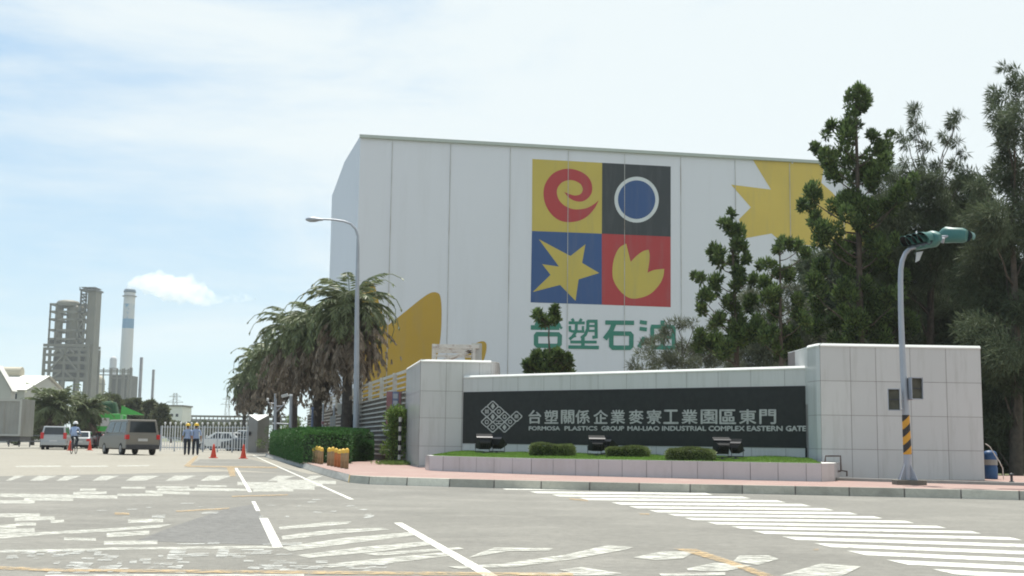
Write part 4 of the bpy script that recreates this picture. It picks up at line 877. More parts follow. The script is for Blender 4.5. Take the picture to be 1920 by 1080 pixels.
T1 = [(590, 130, 22), (600, 165, 42), (570, 200, 28), (580, 245, 36), (505, 255, 24), (545, 300, 55), (455, 318, 24), (490, 350, 42), (510, 400, 38), (670, 280, 26), (650, 320, 30), (690, 322, 36), (670, 375, 46), (625, 380, 34), (600, 420, 46), (640, 440, 34), (425, 462, 40), (415, 520, 30), (440, 545, 28), (530, 490, 42), (580, 500, 42), (630, 500, 40), (650, 540, 34), (600, 575, 40), (730, 480, 38), (755, 440, 34), (700, 525, 34), (490, 585, 50), (480, 625, 45), (520, 660, 34), (560, 645, 36), (640, 625, 45), (690, 640, 40), (560, 725, 40), (645, 705, 50), (460, 720, 42), (450, 800, 40), (470, 850, 42), (545, 810, 48), (640, 800, 50), (590, 880, 50), (520, 900, 50), (660, 885, 52), (450, 930, 42), (600, 940, 50), (700, 760, 46), (705, 840, 42), (540, 960, 46), (660, 960, 46), (740, 900, 50)]
T2 = [(168, 545, 12), (165, 598, 30), (150, 575, 22), (190, 600, 20), (160, 650, 34), (200, 648, 25), (95, 668, 24), (112, 700, 28), (190, 700, 30), (215, 690, 15), (170, 740, 28), (62, 765, 22), (110, 760, 28), (200, 772, 34), (232, 758, 24), (75, 828, 28), (120, 832, 32), (190, 850, 34), (75, 862, 24), (230, 842, 28), (120, 900, 34), (180, 922, 38), (60, 960, 38), (112, 970, 40), (200, 962, 40), (240, 920, 30), (150, 1010, 40)]
T3 = [(330, 630, 18), (320, 665, 20), (350, 650, 24), (385, 660, 24), (420, 665, 20), (285, 720, 24), (340, 742, 28), (370, 762, 24), (278, 780, 34), (330, 800, 28), (390, 832, 30), (268, 835, 34), (318, 870, 30), (380, 872, 34), (288, 922, 34), (350, 942, 34), (400, 905, 25), (268, 962, 34), (390, 990, 30), (310, 985, 30), (350, 1020, 36)]
tufted_tree('pine_tree', T1, [(585, 105), (585, 240), (590, 420), (594, 600), (597, 800), (600, 1000)], 44, z6, 'tallest tufted conifer rising behind the right pillar, in front of the yellow star', .85, 1.0, fat=1.06)
tufted_tree('pine_tree', T2, [(168, 540), (168, 650), (173, 760), (178, 880), (182, 1000)], 42, z6, 'slim tufted conifer behind the sign wall, left of the two shorter ones', .9, .8, fat=1.02)
tufted_tree('pine_tree', T3, [(328, 625), (328, 700), (330, 800), (330, 900), (332, 1000)], 41, z6, 'shorter tufted conifer between the slim one and the tall one', .9, .8, fat=1.02)
z8 = lambda x, y: (980 + x / 6.4, 570 + y / 6.4)
T4 = [(210, 140, 48), (372, 120, 50), (368, 65, 24), (395, 175, 32), (300, 190, 48), (205, 185, 24), (245, 215, 34), (355, 210, 34), (320, 600, 55), (180, 640, 55), (100, 740, 62), (190, 720, 60), (350, 700, 85), (450, 740, 85), (530, 625, 42), (540, 710, 50), (290, 760, 70), (60, 790, 36), (555, 790, 40), (430, 640, 48), (70, 720, 30)]
tufted_tree('topiary_tree', T4, [(345, 60), (318, 240), (312, 400), (322, 550), (325, 700), (330, 830)], 41, z8, 'small clipped tree with bare stem and top tuft, before the green characters', 1.1, .5, fat=1.3)

def strand_tree(name, clumps, Y, conv, label, m_='casuarina', trunk=None, dens=1.0, spread=2.0, ln=.5, wd=.018, droop=.55, sub=5, group=None):
    xs_ = [conv(c[0], c[1]) for c in clumps]; tx0 = trunk[0] if trunk else conv(*[sum(v) / len(v) for v in zip(*[(c[0], c[1]) for c in clumps])])[0]
    b = dep(tx0, 850, Y); o = empty(name, (b.x, Y, .0), 0, label, 'tree', group); tb = MB(); ztop = max(dep(*p, Y).z for p in xs_)
    tt = trunk[1] if trunk else 0; tops = dep(tx0 + tt, 500, Y); zt = ztop * .74; pts = [Vector((b.x + (tops.x - b.x) * k / 5 + rnd.uniform(-.08, .08), Y, zt * k / 5)) for k in range(6)]
    rb = .016 * ztop + .03; tb.tube(pts, [rb * (1 - .85 * k / 5) for k in range(6)], 8); parts = []
    for (cx, cy, r) in clumps:
        x, y = conv(cx, cy); x1, _ = conv(cx + r, cy); R0 = abs(x1 - x) / FPX * Y; dy = rnd.uniform(-1, 1) * spread; c = dep(x, y, Y + dy)
        k = min(5, max(0, (c.z - R0) / zt * 5 - .6)); i = min(4, int(k)); sp = pts[i].lerp(pts[i + 1], min(1, k - i)); limb(tb, sp, c, max(.02, rb * .3 * (1 - c.z / ztop * .7)), .012, .02)
        for _ in range(max(2, int(R0 * sub * 1.6))):
            sc_ = Vector((rnd.gauss(0, .5), rnd.gauss(0, .5), rnd.gauss(0, .45))) * R0; cc = c + sc_; rr = max(.15, R0 * rnd.uniform(.35, .65))
            n = int(dens * (50 + 420 * rr * rr * 2.4)); P, d = blob_pts(cc, (rr, rr, rr * .8), n, .05)
            lean = np.array([-.35, 0, 0]); D = d * .5 + np.array([0, 0, -droop]) + lean + NR.normal(0, .28, (n, 3)); up_ = NR.random(n) < .35; D[up_, 2] += 1.1; parts.append(leaves(P, D, ln, wd))
    V_, F_ = merge(parts); np_mesh('crown', V_, F_, m_, o); tb.build('trunk', 'trunk', o); return o
idn = lambda x, y: (x, y)
strand_tree('casuarina_tree', [(1205, 690, 18), (1215, 660, 22), (1238, 638, 24), (1250, 670, 26), (1262, 618, 16), (1275, 605, 10), (1285, 640, 30), (1285, 680, 30), (1300, 612, 12), (1320, 640, 28), (1330, 680, 32), (1345, 612, 16), (1352, 650, 26), (1370, 690, 30), (1235, 692, 22)], 47, idn, 'pale grey green feathery tree overlapping the last green character', 'casuarina_grey', (1275, 0), 1.0, 1.2, .26, .014, .2, 6)
strand_tree('casuarina_tree', [(1400, 640, 40), (1430, 690, 45), (1440, 600, 40), (1490, 650, 45), (1500, 690, 45), (1520, 600, 45), (1560, 650, 50), (1380, 690, 34), (1540, 690, 50), (1490, 560, 30), (1430, 560, 22)], 54, idn, 'greyish feathery tree filling the gap behind the two shorter conifers', 'casuarina_grey', (1470, 0), .9, 1.5, .34, .02, .3, 5)
strand_tree('casuarina_tree', [(1715, 205, 7), (1712, 225, 9), (1722, 250, 12), (1703, 270, 14), (1730, 285, 16), (1716, 300, 18), (1794, 215, 7), (1790, 235, 10), (1778, 262, 12), (1798, 282, 14), (1764, 315, 16), (1785, 310, 18), (1700, 335, 40), (1665, 370, 40), (1745, 340, 40), (1785, 345, 34), (1680, 410, 54), (1735, 385, 54), (1790, 385, 50), (1830, 375, 40), (1640, 470, 50), (1800, 345, 30), (1690, 440, 46), (1760, 455, 62), (1820, 420, 52), (1700, 520, 62), (1780, 550, 66), (1680, 600, 62), (1750, 640, 62), (1820, 620, 60), (1660, 490, 40), (1640, 590, 50)], 47, idn, 'feathery dark green tree with thin see through tops, right of the tall conifer', 'casuarina', (1745, 0), 1.15, 2.0, .30, .017, .5, 5)
strand_tree('casuarina_tree', [(1888, 140, 16), (1900, 150, 18), (1868, 178, 12), (1893, 185, 30), (1880, 225, 30), (1905, 235, 36), (1898, 285, 36), (1878, 330, 34), (1905, 345, 44), (1860, 370, 34), (1838, 350, 26), (1850, 410, 46), (1900, 420, 54), (1880, 490, 60), (1840, 530, 56), (1910, 560, 60), (1870, 620, 60), (1900, 690, 60), (1880, 760, 50), (1920, 800, 60), (1950, 250, 60), (1960, 400, 70), (1960, 560, 70), (1960, 700, 70), (1940, 160, 40), (1905, 850, 40), (1870, 840, 26), (1875, 700, 40)], 42, idn, 'tallest dark feathery tree at the right edge, reaching down to the pavement', 'casuarina', (1905, 0), 1.15, 1.8, .30, .017, .5, 5)
# darker wood behind, filling the gaps above the pillar and to its right
strand_tree('casuarina_tree', [(1560, 560, 60), (1620, 640, 70), (1540, 660, 60), (1680, 680, 70), (1750, 700, 70), (1640, 500, 50), (1600, 700, 60), (1700, 560, 60)], 58, idn, 'broad dark tree deep behind the right pillar, below the tall conifer', 'casuarina', (1640, 0), 1.3, 2.5, .5, .035, .4, 6)
strand_tree('casuarina_tree', [(1800, 500, 60), (1860, 560, 70), (1800, 640, 70), (1880, 660, 70), (1930, 700, 70), (1860, 740, 60), (1900, 800, 60), (1820, 700, 70), (1960, 800, 80), (1880, 850, 50), (1930, 870, 50), (1750, 600, 60), (1850, 450, 46)], 56, idn, 'broad dark tree behind the right edge of the right pillar', 'casuarina', (1850, 0), 1.3, 2.5, .5, .035, .4, 6)
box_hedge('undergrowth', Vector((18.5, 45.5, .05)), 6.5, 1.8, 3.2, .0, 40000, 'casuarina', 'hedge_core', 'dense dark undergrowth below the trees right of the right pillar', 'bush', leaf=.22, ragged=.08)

# ---- palms
def frond(base, az, el, ln, droop, n=26, wl=.45, ww=.018, dead=False):
    """returns leaflet quads and the rachis points"""
    pts = []; p = np.array(base, float); e = el
    for k in range(n + 1):
        pts.append(p.copy()); p = p + ln / n * np.array([math.cos(e) * math.cos(az), math.cos(e) * math.sin(az), math.sin(e)]); e -= droop / n * (1 + k / n)
    pts = np.array(pts); sd = np.array([-math.sin(az), math.cos(az), 0]); P, D, Ls_ = [], [], []
    for k in range(3, n):
        d = pts[k + 1] - pts[k - 1]; d /= np.linalg.norm(d); env = math.sin(min(1, (k / n) * 1.15 + .12) * math.pi) ** .5 if k / n < .95 else .4
        for s in (-1, 1):
            for q in range(2):
                dd = d * .75 + s * sd * .75 + np.array([0, 0, -.45 if not dead else -1.0]) + NR.normal(0, .12, 3); P.append(pts[k] + d * (q * ln / n * .5)); D.append(dd); Ls_.append(wl * env)
    return leaves(np.array(P), np.array(D), np.array(Ls_), ww), pts
def palm(x, Y, zc, ln, label, seed, nf=38, nd=30, skirt=1.0, group=None, scale=1.0, rt=.22, drp=1.5):
    rs = random.Random(seed); o = empty('palm_tree', (x, Y, .1), 0, label, 'palm tree', group); tb = MB()
    tb.tube([(x + rs.uniform(-.05, .05), Y, .05), (x, Y, zc * .5), (x + .04, Y, zc - .1)], [rt * 1.25, rt, rt * 1.1], 10); tb.build('trunk', 'palm_trunk', o)
    gp, dp_ = [], []; rb = MB()
    for i in range(nf):
        t = i / nf; el = 1.35 - t * 1.75 + rs.uniform(-.15, .15); az = i * 2.399 + rs.uniform(-.2, .2); l = ln * rs.uniform(.8, 1.1)
        (V, F), pt = frond((x, Y, zc), az, el, l, drp + .6 * t + rs.uniform(-.3, .5), n=30, wl=.58 * scale, ww=.038 * scale); gp.append((V, F)); rb.tube([tuple(p) for p in pt[::5]], .018 * scale, 4, 0, False)
    for i in range(nd):
        el = -.05 - rs.uniform(0, 1.15); az = i * 2.399 + rs.uniform(-.3, .3); l = ln * rs.uniform(.6, 1.05) * skirt
        (V, F), pt = frond((x, Y, zc - .2 - rs.uniform(0, 1.3)), az, el, l, 1.1 + rs.uniform(-.3, .4), n=20, wl=.50 * scale, ww=.042 * scale, dead=True); dp_.append((V, F))
    V, F = merge(gp); c = np_mesh('crown', V, F, 'frond', o); rb.build('frond_stalks', 'frond', o)
    if nd: V, F = merge(dp_); np_mesh('dead_fronds', V, F, 'dead_frond', o)
    return o
row = [(-7.35, 55, 6.9, 3.1, 'nearest palm of the right row, behind the street lamp, with a big brown skirt'),
       (-9.6, 61, 6.5, 3.2, 'second palm from the front in the right hand row, brown and ragged'),
       (-12.4, 70, 7.1, 3.5, 'third palm of the right hand row, sticking out left of the second'),
       (-16.0, 84, 6.6, 3.5, 'fourth palm of the right hand row beyond the hedge'),
       (-21.2, 104, 7.2, 3.7, 'fifth palm of the right hand row, above the grey gate post'),
       (-27.5, 130, 7.3, 3.6, 'sixth palm of the right hand row, near the far end'),
       (-33.8, 156, 7.6, 3.8, 'farthest palm of the right hand row')]
for i, (x, Y, zc, ln, lb) in enumerate(row): palm(x, Y, zc, ln, lb, 20 + i, 54 if i < 3 else 40, 100 if i < 3 else 56, 1.12 if i < 3 else 1.0, 'palms in a row along the side road', 1.0 if i < 3 else 1.35)
palm(dep(98, 765, 100).x, 100, 3.3, 2.9, 'low full palm behind the silver car at the left', 41, 44, 20, .8, 'low palms at the left', 1.35, .25, .7)
palm(dep(160, 765, 104).x, 104, 3.2, 2.7, 'low palm between the silver car and the green truck', 42, 38, 30, .85, 'low palms at the left', 1.35, .25, .7)

# ---- hedges
hA = Vector(g(566, 869, SZ)); hB = Vector(g(499, 851, SZ))
def strip_hedge(a, b, wdt, h, n, label, leaf=.09):
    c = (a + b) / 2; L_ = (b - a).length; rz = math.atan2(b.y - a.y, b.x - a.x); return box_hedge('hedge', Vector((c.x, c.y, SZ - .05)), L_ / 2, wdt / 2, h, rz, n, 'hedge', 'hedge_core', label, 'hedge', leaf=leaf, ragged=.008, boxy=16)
off_ = Vector((.95, .25, 0))
strip_hedge(Vector((hB.x, hB.y, 0)) + off_, Vector((hA.x, hA.y, 0)) + off_ * .9, 1.7, 1.16, 110000, 'long clipped green hedge running back beside the side road to the grey gate post', .065)
hC = dep(655, 850, 47.5)
strip_hedge(Vector((hA.x + .3, hA.y + 2.6, 0)), Vector((hC.x + .15, hC.y + 1.6, 0)), 1.3, 1.16, 42000, 'dark clipped hedge end facing the road behind the bollards', .06)
for x0, x1, Y, h, lb in ((657, 678, 47.0, .82, 'small cube shaped shrub directly right of the hedge end'), (677, 698, 46.5, .80, 'small cube shaped shrub nearest the rail fence')):
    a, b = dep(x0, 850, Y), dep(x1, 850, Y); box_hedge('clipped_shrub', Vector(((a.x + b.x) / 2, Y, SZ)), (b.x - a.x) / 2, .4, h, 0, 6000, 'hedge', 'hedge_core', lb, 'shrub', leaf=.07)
for (x, y, Y, rx, h, lb) in ((741, 862, 42.3, .36, 1.75, 'light green leafy shrub against the rail fence, left of the left pillar'), (548, 810, 78, 1.0, 2.1, 'green shrub behind the hedge under the palms'), (524, 806, 84, .8, 1.7, 'yellow green shrub behind the hedge near the bracket post')):
    b = dep(x, y, Y); o = empty('leafy_shrub', (b.x, Y, SZ), 0, lb, 'shrub'); parts = []; tb = MB()
    for _ in range(26):
        zc = rnd.uniform(.15, 1) * h; c = (b.x + rnd.gauss(0, .45) * rx, Y + rnd.gauss(0, .3) * rx, SZ + zc); P, d = blob_pts(c, (.22 + rx * .2,) * 3, 150, .1); parts.append(leaves(P, d + NR.normal(0, .4, (150, 3)) + np.array([0, 0, .3]), .09, .03)); limb(tb, (b.x, Y, SZ), c, .02, .008, 0, 3)
    V_, F_ = merge(parts); np_mesh('crown', V_, F_, 'weed', o); tb.build('trunk', 'trunk', o)

# ---- distant trees at the left
def far_tree(px, pytop, pybase, Y, wpx, label, seed, m_='far_tree', group='trees in front of the plant'):
    rs = random.Random(seed); b = dep(px, pybase, Y); top = dep(px, pytop, Y).z; W_ = wpx / FPX * Y / 2; o = empty('broadleaf_tree', (b.x, Y, 0), 0, label, 'tree', group); tb = MB(); tb.tube([(b.x, Y, 0), (b.x, Y, top * .7)], [.25, .1], 6); parts = []
    for _ in range(26):
        a = rs.uniform(0, 6.28); r = rs.uniform(0, 1) ** .5 * W_ * .8; zz = top * rs.uniform(.3, .93); r *= (1 - .55 * (zz / top) ** 2) ; c = (b.x + r * math.cos(a), Y + r * math.sin(a), zz); rr = W_ * rs.uniform(.22, .36)
        P, d = blob_pts(c, (rr, rr, rr * .7), 260, .3); parts.append(leaves(P, d + NR.normal(0, .5, (260, 3)) + np.array([0, 0, .3]), .5, .17)); limb(tb, (b.x, Y, top * .4), c, .07, .03, 0, 3)
    V_, F_ = merge(parts); np_mesh('crown', V_, F_, m_, o); tb.build('trunk', 'trunk', o); return o
for i, (px, pt, Y, w_, lb) in enumerate(((205, 742, 150, 60, 'bushy tree right of the low palms, above the green truck'), (240, 748, 155, 52, 'round tree above the grey van roof'), (275, 750, 160, 50, 'bushy tree below the thin stacks'), (300, 760, 150, 40, 'small tree left of the white block in the distance'), (60, 770, 130, 40, 'tree behind the grey container at the left'), (30, 785, 125, 40, 'dark shrubby tree under the white sheds'), (185, 760, 140, 44, 'olive tree between the low palms and the green truck'))):
    far_tree(px, pt, 838, Y, w_, lb, i)
for i, (px, pt, Y, w_, lb) in enumerate(((345, 792, 260, 60, 'far dark trees left part below the pipe bridge'), (395, 795, 270, 70, 'far trees in the middle below the pipe bridge'), (440, 792, 280, 60, 'far trees right part below the pipe bridge'), (320, 790, 240, 44, 'far tree below the white block'))):
    far_tree(px, pt, 830, Y, w_, lb, 50 + i, group='trees behind the gate')

# ================================================================== STREET FURNITURE
lb_ = dep(667, 850, 50); lo_ = empty('street_lamp', (lb_.x, 50, SZ), 0, 'tall grey street lamp with a curved arm reaching left, in front of the nearest palm', 'street lamp')
ap = [dep(x, y, 50) for x, y in ((667, 850), (668.5, 700), (669.5, 560), (671, 470), (671, 443), (667, 430), (658, 420), (645, 415), (625, 412), (604, 411))]
mb = MB(); mb.tube([Vector((ap[0].x, 50, SZ))] + ap, [.13, .125, .11, .09, .07, .055, .05, .045, .042, .04, .036], 12); mb.build('pole', 'steel', lo_)
hc = dep(590, 411.5, 50); mb = MB(); rg = []
for t, rx, rz in ((-.38, .02, .02), (-.33, .10, .06), (-.2, .15, .10), (0, .15, .10), (.18, .09, .06), (.36, .045, .04)):
    for k in range(10): a = 2 * math.pi * k / 10; rg.append(hc + Vector((t, rx * math.cos(a), rz * math.sin(a) * (1 if math.sin(a) > 0 else 1.1))))
mb.mesh(rg, [(i * 10 + k, i * 10 + (k + 1) % 10, (i + 1) * 10 + (k + 1) % 10, (i + 1) * 10 + k) for i in range(5) for k in range(10)], 0, 0, True); mb.face(rg[:10]); mb.face(rg[-10:]); mb.build('lamp_head', 'steel', lo_)
fl = dep(492, 830, 118); fo = empty('street_lamp', (fl.x, 118, SZ), 0, 'distant street lamp whose head shows left of the palm tops', 'street lamp'); mb = MB(); tz = dep(490, 667, 118).z
hx_ = dep(466, 665, 118).x; mb.tube([(fl.x, 118, .1), (fl.x, 118, tz - .8), (fl.x - .3, 118, tz - .2), (fl.x - .8, 118, tz), (hx_ + .4, 118, tz + .05)], [.1, .08, .06, .05, .05], 8); mb.build('pole', 'steel', fo)
mb = MB(); mb.obox((hx_ + .3, 118, tz + .08), (.42, 0, .02), (0, .15, 0), (0, 0, .1)); mb.build('lamp_head', 'stack_grey', fo, bevel=.04)
# bracket post (two arms) and camera mast behind the hedge
b = dep(516, 835, 76); o = empty('bracket_post', (b.x, 76, SZ), 0, 'grey post with two upswept bracket arms behind the hedge', 'post'); mb = MB(); D7 = lambda x, y: dep(x, y, 76)
mb.tube([Vector((b.x, 76, SZ)), D7(516.5, 738)], [.09, .08], 8); mb.tube([D7(516, 769), D7(503, 754), D7(502, 749)], .04, 6); mb.tube([D7(502, 755), D7(516, 757)], .035, 6); mb.tube([D7(517, 773), D7(531, 760), D7(532, 756)], .04, 6); mb.tube([D7(517, 762), D7(531, 761)], .035, 6); mb.tube([D7(511, 794), D7(541, 795)], .05, 6); mb.build('post_with_arms', 'steel', o)
for q_ in ((532, 759), (502, 752)): mb = MB(); mb.lathe([(0, 0), (.07, .02), (.08, .1), (.055, .17), (0, .19)], 10, 0, D7(*q_)); mb.build('lamp_globe', 'helmet_white', o)
b = dep(545, 835, 66); o = empty('camera_mast', (b.x, 66, SZ), 0, 'slim grey mast carrying a white camera behind the hedge', 'mast'); mb = MB(); D6 = lambda x, y: dep(x, y, 66)
mb.tube([Vector((b.x, 66, SZ)), D6(545.5, 742)], .08, 8); mb.build('mast', 'steel', o); mb = MB(); mb.obox(D6(534, 742), (.17, 0, .05), (0, .09, 0), (-.02, 0, .08)); mb.tube([D6(538, 742), D6(545, 741)], .02, 6); mb.build('camera_box', 'plate', o, bevel=.02); mb = MB(); mb.lathe([(.09, 0), (.09, .1), (.0, .12)], 10, 0, D6(545.5, 743)); mb.build('mast_cap', 'helmet_white', o)
for x, Y, ya, m_, nm, lb in ((584, 60, 768, 'sign_blue', 'marker_post', 'slim blue post behind the hedge between palm trunks'), (604, 58, 757, 'steel', 'marker_post', 'slim grey post with a red lower end between the palm trunks')):
    b = dep(x, 830, Y); o = empty(nm, (b.x, Y, SZ), 0, lb, 'post'); mb = MB(); zt2 = dep(x, ya, Y).z; mb.tube([(b.x, Y, SZ), (b.x, Y, zt2)], .05 if m_ != 'steel' else .035, 8); mb.build('shaft', m_, o); mb = MB(); mb.lathe([(.07, 0), (.07, .12), (0, .14)], 8, 0, (b.x, Y, zt2 if m_ != 'steel' else dep(x, 795, Y).z - .0)); mb.build('cap', m_ if m_ != 'steel' else 'sign_red', o)
b = dep(624, 830, 57.5); o = empty('notice_board', (b.x, 57.5, SZ), 0, 'small pale notice board on a post between two palm trunks', 'notice board'); mb = MB(); a_, c2 = dep(619, 780, 57.5), dep(629, 800, 57.5); mb.box(a_.x, c2.x, 57.47, 57.53, c2.z, a_.z); mb.build('board', 'shed_wall', o); mb = MB(); mb.tube([(b.x, 57.6, SZ), (b.x, 57.6, a_.z + .5)], .04, 6); mb.build('post', 'steel', o)
for k in range(2):
    for j in range(3):
        mb = MB(); x0 = a_.x + (.25 + .5 * k) * (c2.x - a_.x); z0 = a_.z - (.2 + .3 * j) * (a_.z - c2.z); mb.box(x0 - .035, x0 + .035, 57.455, 57.465, z0 - .04, z0 + .04); mb.build('printed_square', 'steel', o)
# dark booth behind lamp pole
b = dep(650, 830, 56); a_, c2 = dep(640, 758, 56), dep(664, 830, 56); o = empty('guard_booth', (b.x, 56, SZ), 0, 'dark windowed booth with a pale roof band behind the street lamp pole', 'booth'); mb = MB(); mb.box(a_.x, c2.x + .3, 56, 58, SZ, a_.z - .45); mb.build('booth_body', 'glass_dark', o); mb = MB(); mb.box(a_.x - .15, c2.x + .4, 55.85, 58.15, a_.z - .45, a_.z); mb.build('roof', 'shed_wall', o)
mb = MB(); [mb.box(x_ - .04, x_ + .04, 55.96, 56.0, SZ, a_.z - .46) for x_ in (a_.x + .04, (a_.x + c2.x) / 2, c2.x)]; mb.build('door_frame', 'dark_steel', o)
# poster board, striped post
Yq = 43.6; a_, c2 = dep(725, 734, Yq), dep(751, 800, Yq); b = dep(742, 860, Yq); o = empty('poster_board', (b.x, Yq, SZ), 0, 'faded red and blue poster board in front of the rail fence', 'poster board'); mb = MB()
W_ = c2.x - a_.x; H_ = a_.z - c2.z; mb.box(a_.x, a_.x + W_ * .4, Yq, Yq + .05, c2.z, a_.z); mb.build('red_panel', 'sign_red', o); mb = MB(); mb.box(a_.x + W_ * .41, a_.x + W_ * .82, Yq - .02, Yq + .03, c2.z, a_.z); mb.build('blue_panel', 'sign_blue', o)
mb = MB(); mb.box(a_.x + W_ * .83, a_.x + W_, Yq - .04, Yq + .05, c2.z + H_ * .3, a_.z); mb.build('side_panel', 'sign_red', o)
mb = MB(); [mb.box(a_.x + W_ * .46, a_.x + W_ * .77, Yq - .032, Yq - .024, c2.z + H_ * t, c2.z + H_ * (t + .14)) for t in (.6, .8)]; mb.build('poster_print', 'steel', o); mb = MB(); mb.tube([(a_.x + W_ * .4, Yq + .1, SZ), (a_.x + W_ * .4, Yq + .1, a_.z)], .03, 6); mb.build('post', 'dark_steel', o)
b = dep(748.5, 866, 41.6); ztp = dep(748.5, 782, 41.6).z; o = empty('striped_post', (b.x, 41.6, SZ), 0, 'black and white banded post beside the left pillar', 'post'); mb = MB(); nb_ = 10
for k in range(nb_): z0, z1 = SZ + (ztp - SZ) * k / nb_, SZ + (ztp - SZ) * (k + 1) / nb_; mb.tube([(b.x, 41.6, z0), (b.x, 41.6, z1)], .05, 10, k % 2, k == nb_ - 1)
mb.build('banded_shaft', ['black', 'shed_wall'], o)

# ---- bollards
bpx = [581, 590.5, 595.5, 600.5, 605, 619, 625.5, 632, 638.5, 645, 652]
ords = ['first', 'second', 'third', 'fourth', 'fifth', 'sixth']
def bollard(px, Y, m_, lb, h):
    b = dep(px, 800, Y); o = empty('bollard', (b.x, Y, SZ - .06), 0, lb, 'bollard', 'round bollards with yellow tops at the corner'); r = (.060 if px > 610 else .054) * (1 + .1 * math.sin(px * 3.1)); h = h * (1 + .05 * math.sin(px * 1.7))
    mb = MB(); mb.lathe([(0, 0), (r, 0), (r, h * .84)], 14, 0, (b.x, Y, SZ - .06)); mb.build('shaft', m_, o)
    mb = MB(); mb.lathe([(r + .003, h * .80), (r + .006, h * .90), (r * .92, h * .95), (r * .6, h * .99), (0, h + .01)], 14, 0, (b.x, Y, SZ - .06)); mb.build('cap', 'cap_yellow', o)
for i, x in enumerate(bpx):
    yb = 867.2 + (x - 578) * .19; Y = g(x, yb, SZ - .03).y
    k = i if i < 5 else i - 5; grp = 'left cluster of five' if i < 5 else 'right cluster of six'
    h = dep(x, (837.5 if i < 5 else 839.5 + (x - 616) * .06), Y).z - SZ + .06
    bollard(x, Y, 'wood_orange' if i in (7, 8) else 'wood', f"{'orange' if i in (7, 8) else 'dull'} brown yellow topped bollard, {ords[k]} from left in the {grp}", h)

# ---- cones
def cone(px, py, lb, Y=None):
    b = g(px, py) if Y is None else dep(px, py, Y); b.z = .0; o = empty('traffic_cone', b, 0, lb, 'traffic cone', 'orange traffic cones on the road'); mb = MB(); mb.box(-.19, .19, -.19, .19, .004, .035); mb.build('base', 'cone', o, False, bevel=.01)
    mb = MB(); mb.lathe([(.15, .035), (.10, .30), (.055, .58), (.03, .68), (0, .69)], 16); mb.build('cone_body', 'cone', o, False)
    mb = MB(); mb.lathe([(.0805, .42), (.062, .53)], 16); mb.build('reflective_band', 'plate', o, False); return o
cone(400, 859, 'orange cone standing left of the pair in front of the gate'); cone(456, 860, 'orange cone nearest the grey gate post'); cone(168, 844.5, 'orange cone between the cyclist and the grey van'); cone(131, 845, 'orange cone half hidden behind the cyclist, beside the silver car')

# ---- gate and gate post
gp = empty('gate_post', g(482, 848, 0), 0, 'grey gate post block with a white sloping top at the right end of the gate', 'gate post')
cN = g(481, 849, 0); Yg = cN.y; Lf_ = dep(463.5, 845, Yg + 1.2); Rt_ = dep(503, 845, Yg + 1.6); Bk = Vector((Rt_.x + Lf_.x - cN.x, Rt_.y + Lf_.y - cN.y, 0))
z_n, z_l, z_r = dep(484, 789, Yg).z, dep(465, 777.5, Yg + 1.2).z, dep(504, 777.5, Yg + 1.6).z
poly4 = [(cN.x, cN.y), (Rt_.x, Rt_.y), (Bk.x, Bk.y), (Lf_.x, Lf_.y)]; mb = MB(); mb.prism(poly4, 0, [z_n, z_r, z_r - .1, z_l], 0, top=False); mb.face([(cN.x, cN.y, z_n), (Rt_.x, Rt_.y, z_r), (Lf_.x, Lf_.y, z_l)], 1); mb.face([(Rt_.x, Rt_.y, z_r), (Bk.x, Bk.y, z_r - .1), (Lf_.x, Lf_.y, z_l)], 1)
mb.build('post_body', ['gate_pillar', 'white_paint'], gp); mb = MB(); p = dep(469.5, 813, Yg + .8); mb.obox(p + Vector((-.02, -.08, 0)), (.06, .04, 0), (0, .03, 0), (0, 0, .14)); mb.build('intercom', 'dark_steel', gp)
ga, gb = dep(463, 846, 84.5), dep(300, 846, 88); go = empty('sliding_gate', (ga.x, ga.y, 0), 0, 'white picket sliding gate across the side road', 'gate'); d = Vector((gb.x - ga.x, gb.y - ga.y, 0)); Lg = d.length; d.normalize()
mb = MB(); npk = 32; hg = 1.95
for k in range(npk):
    p = Vector((ga.x, ga.y, 0)) + d * (Lg * (k + .5) / npk); tall = k % 2 == 0
    mb.bar(p + Vector((0, 0, .12)), p + Vector((0, 0, hg if tall else hg - .12)), .045, .045); 
    if tall: mb.lathe([(.0, -.06), (.075, -.02), (.075, .08), (.0, .14)], 6, 1, (p.x, p.y, hg))
mb.build('pickets', ['helmet_white', 'helmet_white'], go)
mb = MB()
for z in (.28, .95, 1.72): mb.bar(Vector((ga.x, ga.y + .03, z)), Vector((gb.x, gb.y + .03, z)), .05, .06)
for k in range(7):
    p = Vector((ga.x, ga.y, 0)) + d * (Lg * k / 6); mb.bar(p + Vector((0, .05, 0)), p + Vector((0, .05, 1.8)), .08, .08)
mb.build('gate_frame', 'steel', go)
# guard rail continuing left of the gate, behind the cars
ga2 = dep(300, 846, 96); gb2 = dep(-40, 838, 112); o = empty('hedge_rail', (ga2.x, ga2.y, 0), 0, 'low dark railing behind the parked cars at the left', 'railing'); mb = MB()
for z in (.5, 1.0): mb.bar(Vector((ga2.x, ga2.y, z)), Vector((gb2.x, gb2.y, z)), .06, .08)
for k in range(17): p = Vector((ga2.x, ga2.y, 0)).lerp(Vector((gb2.x, gb2.y, 0)), k / 16); mb.bar(p, p + Vector((0, 0, 1.1)), .08, .08)
mb.build('rails_and_posts', 'stack_grey', o)

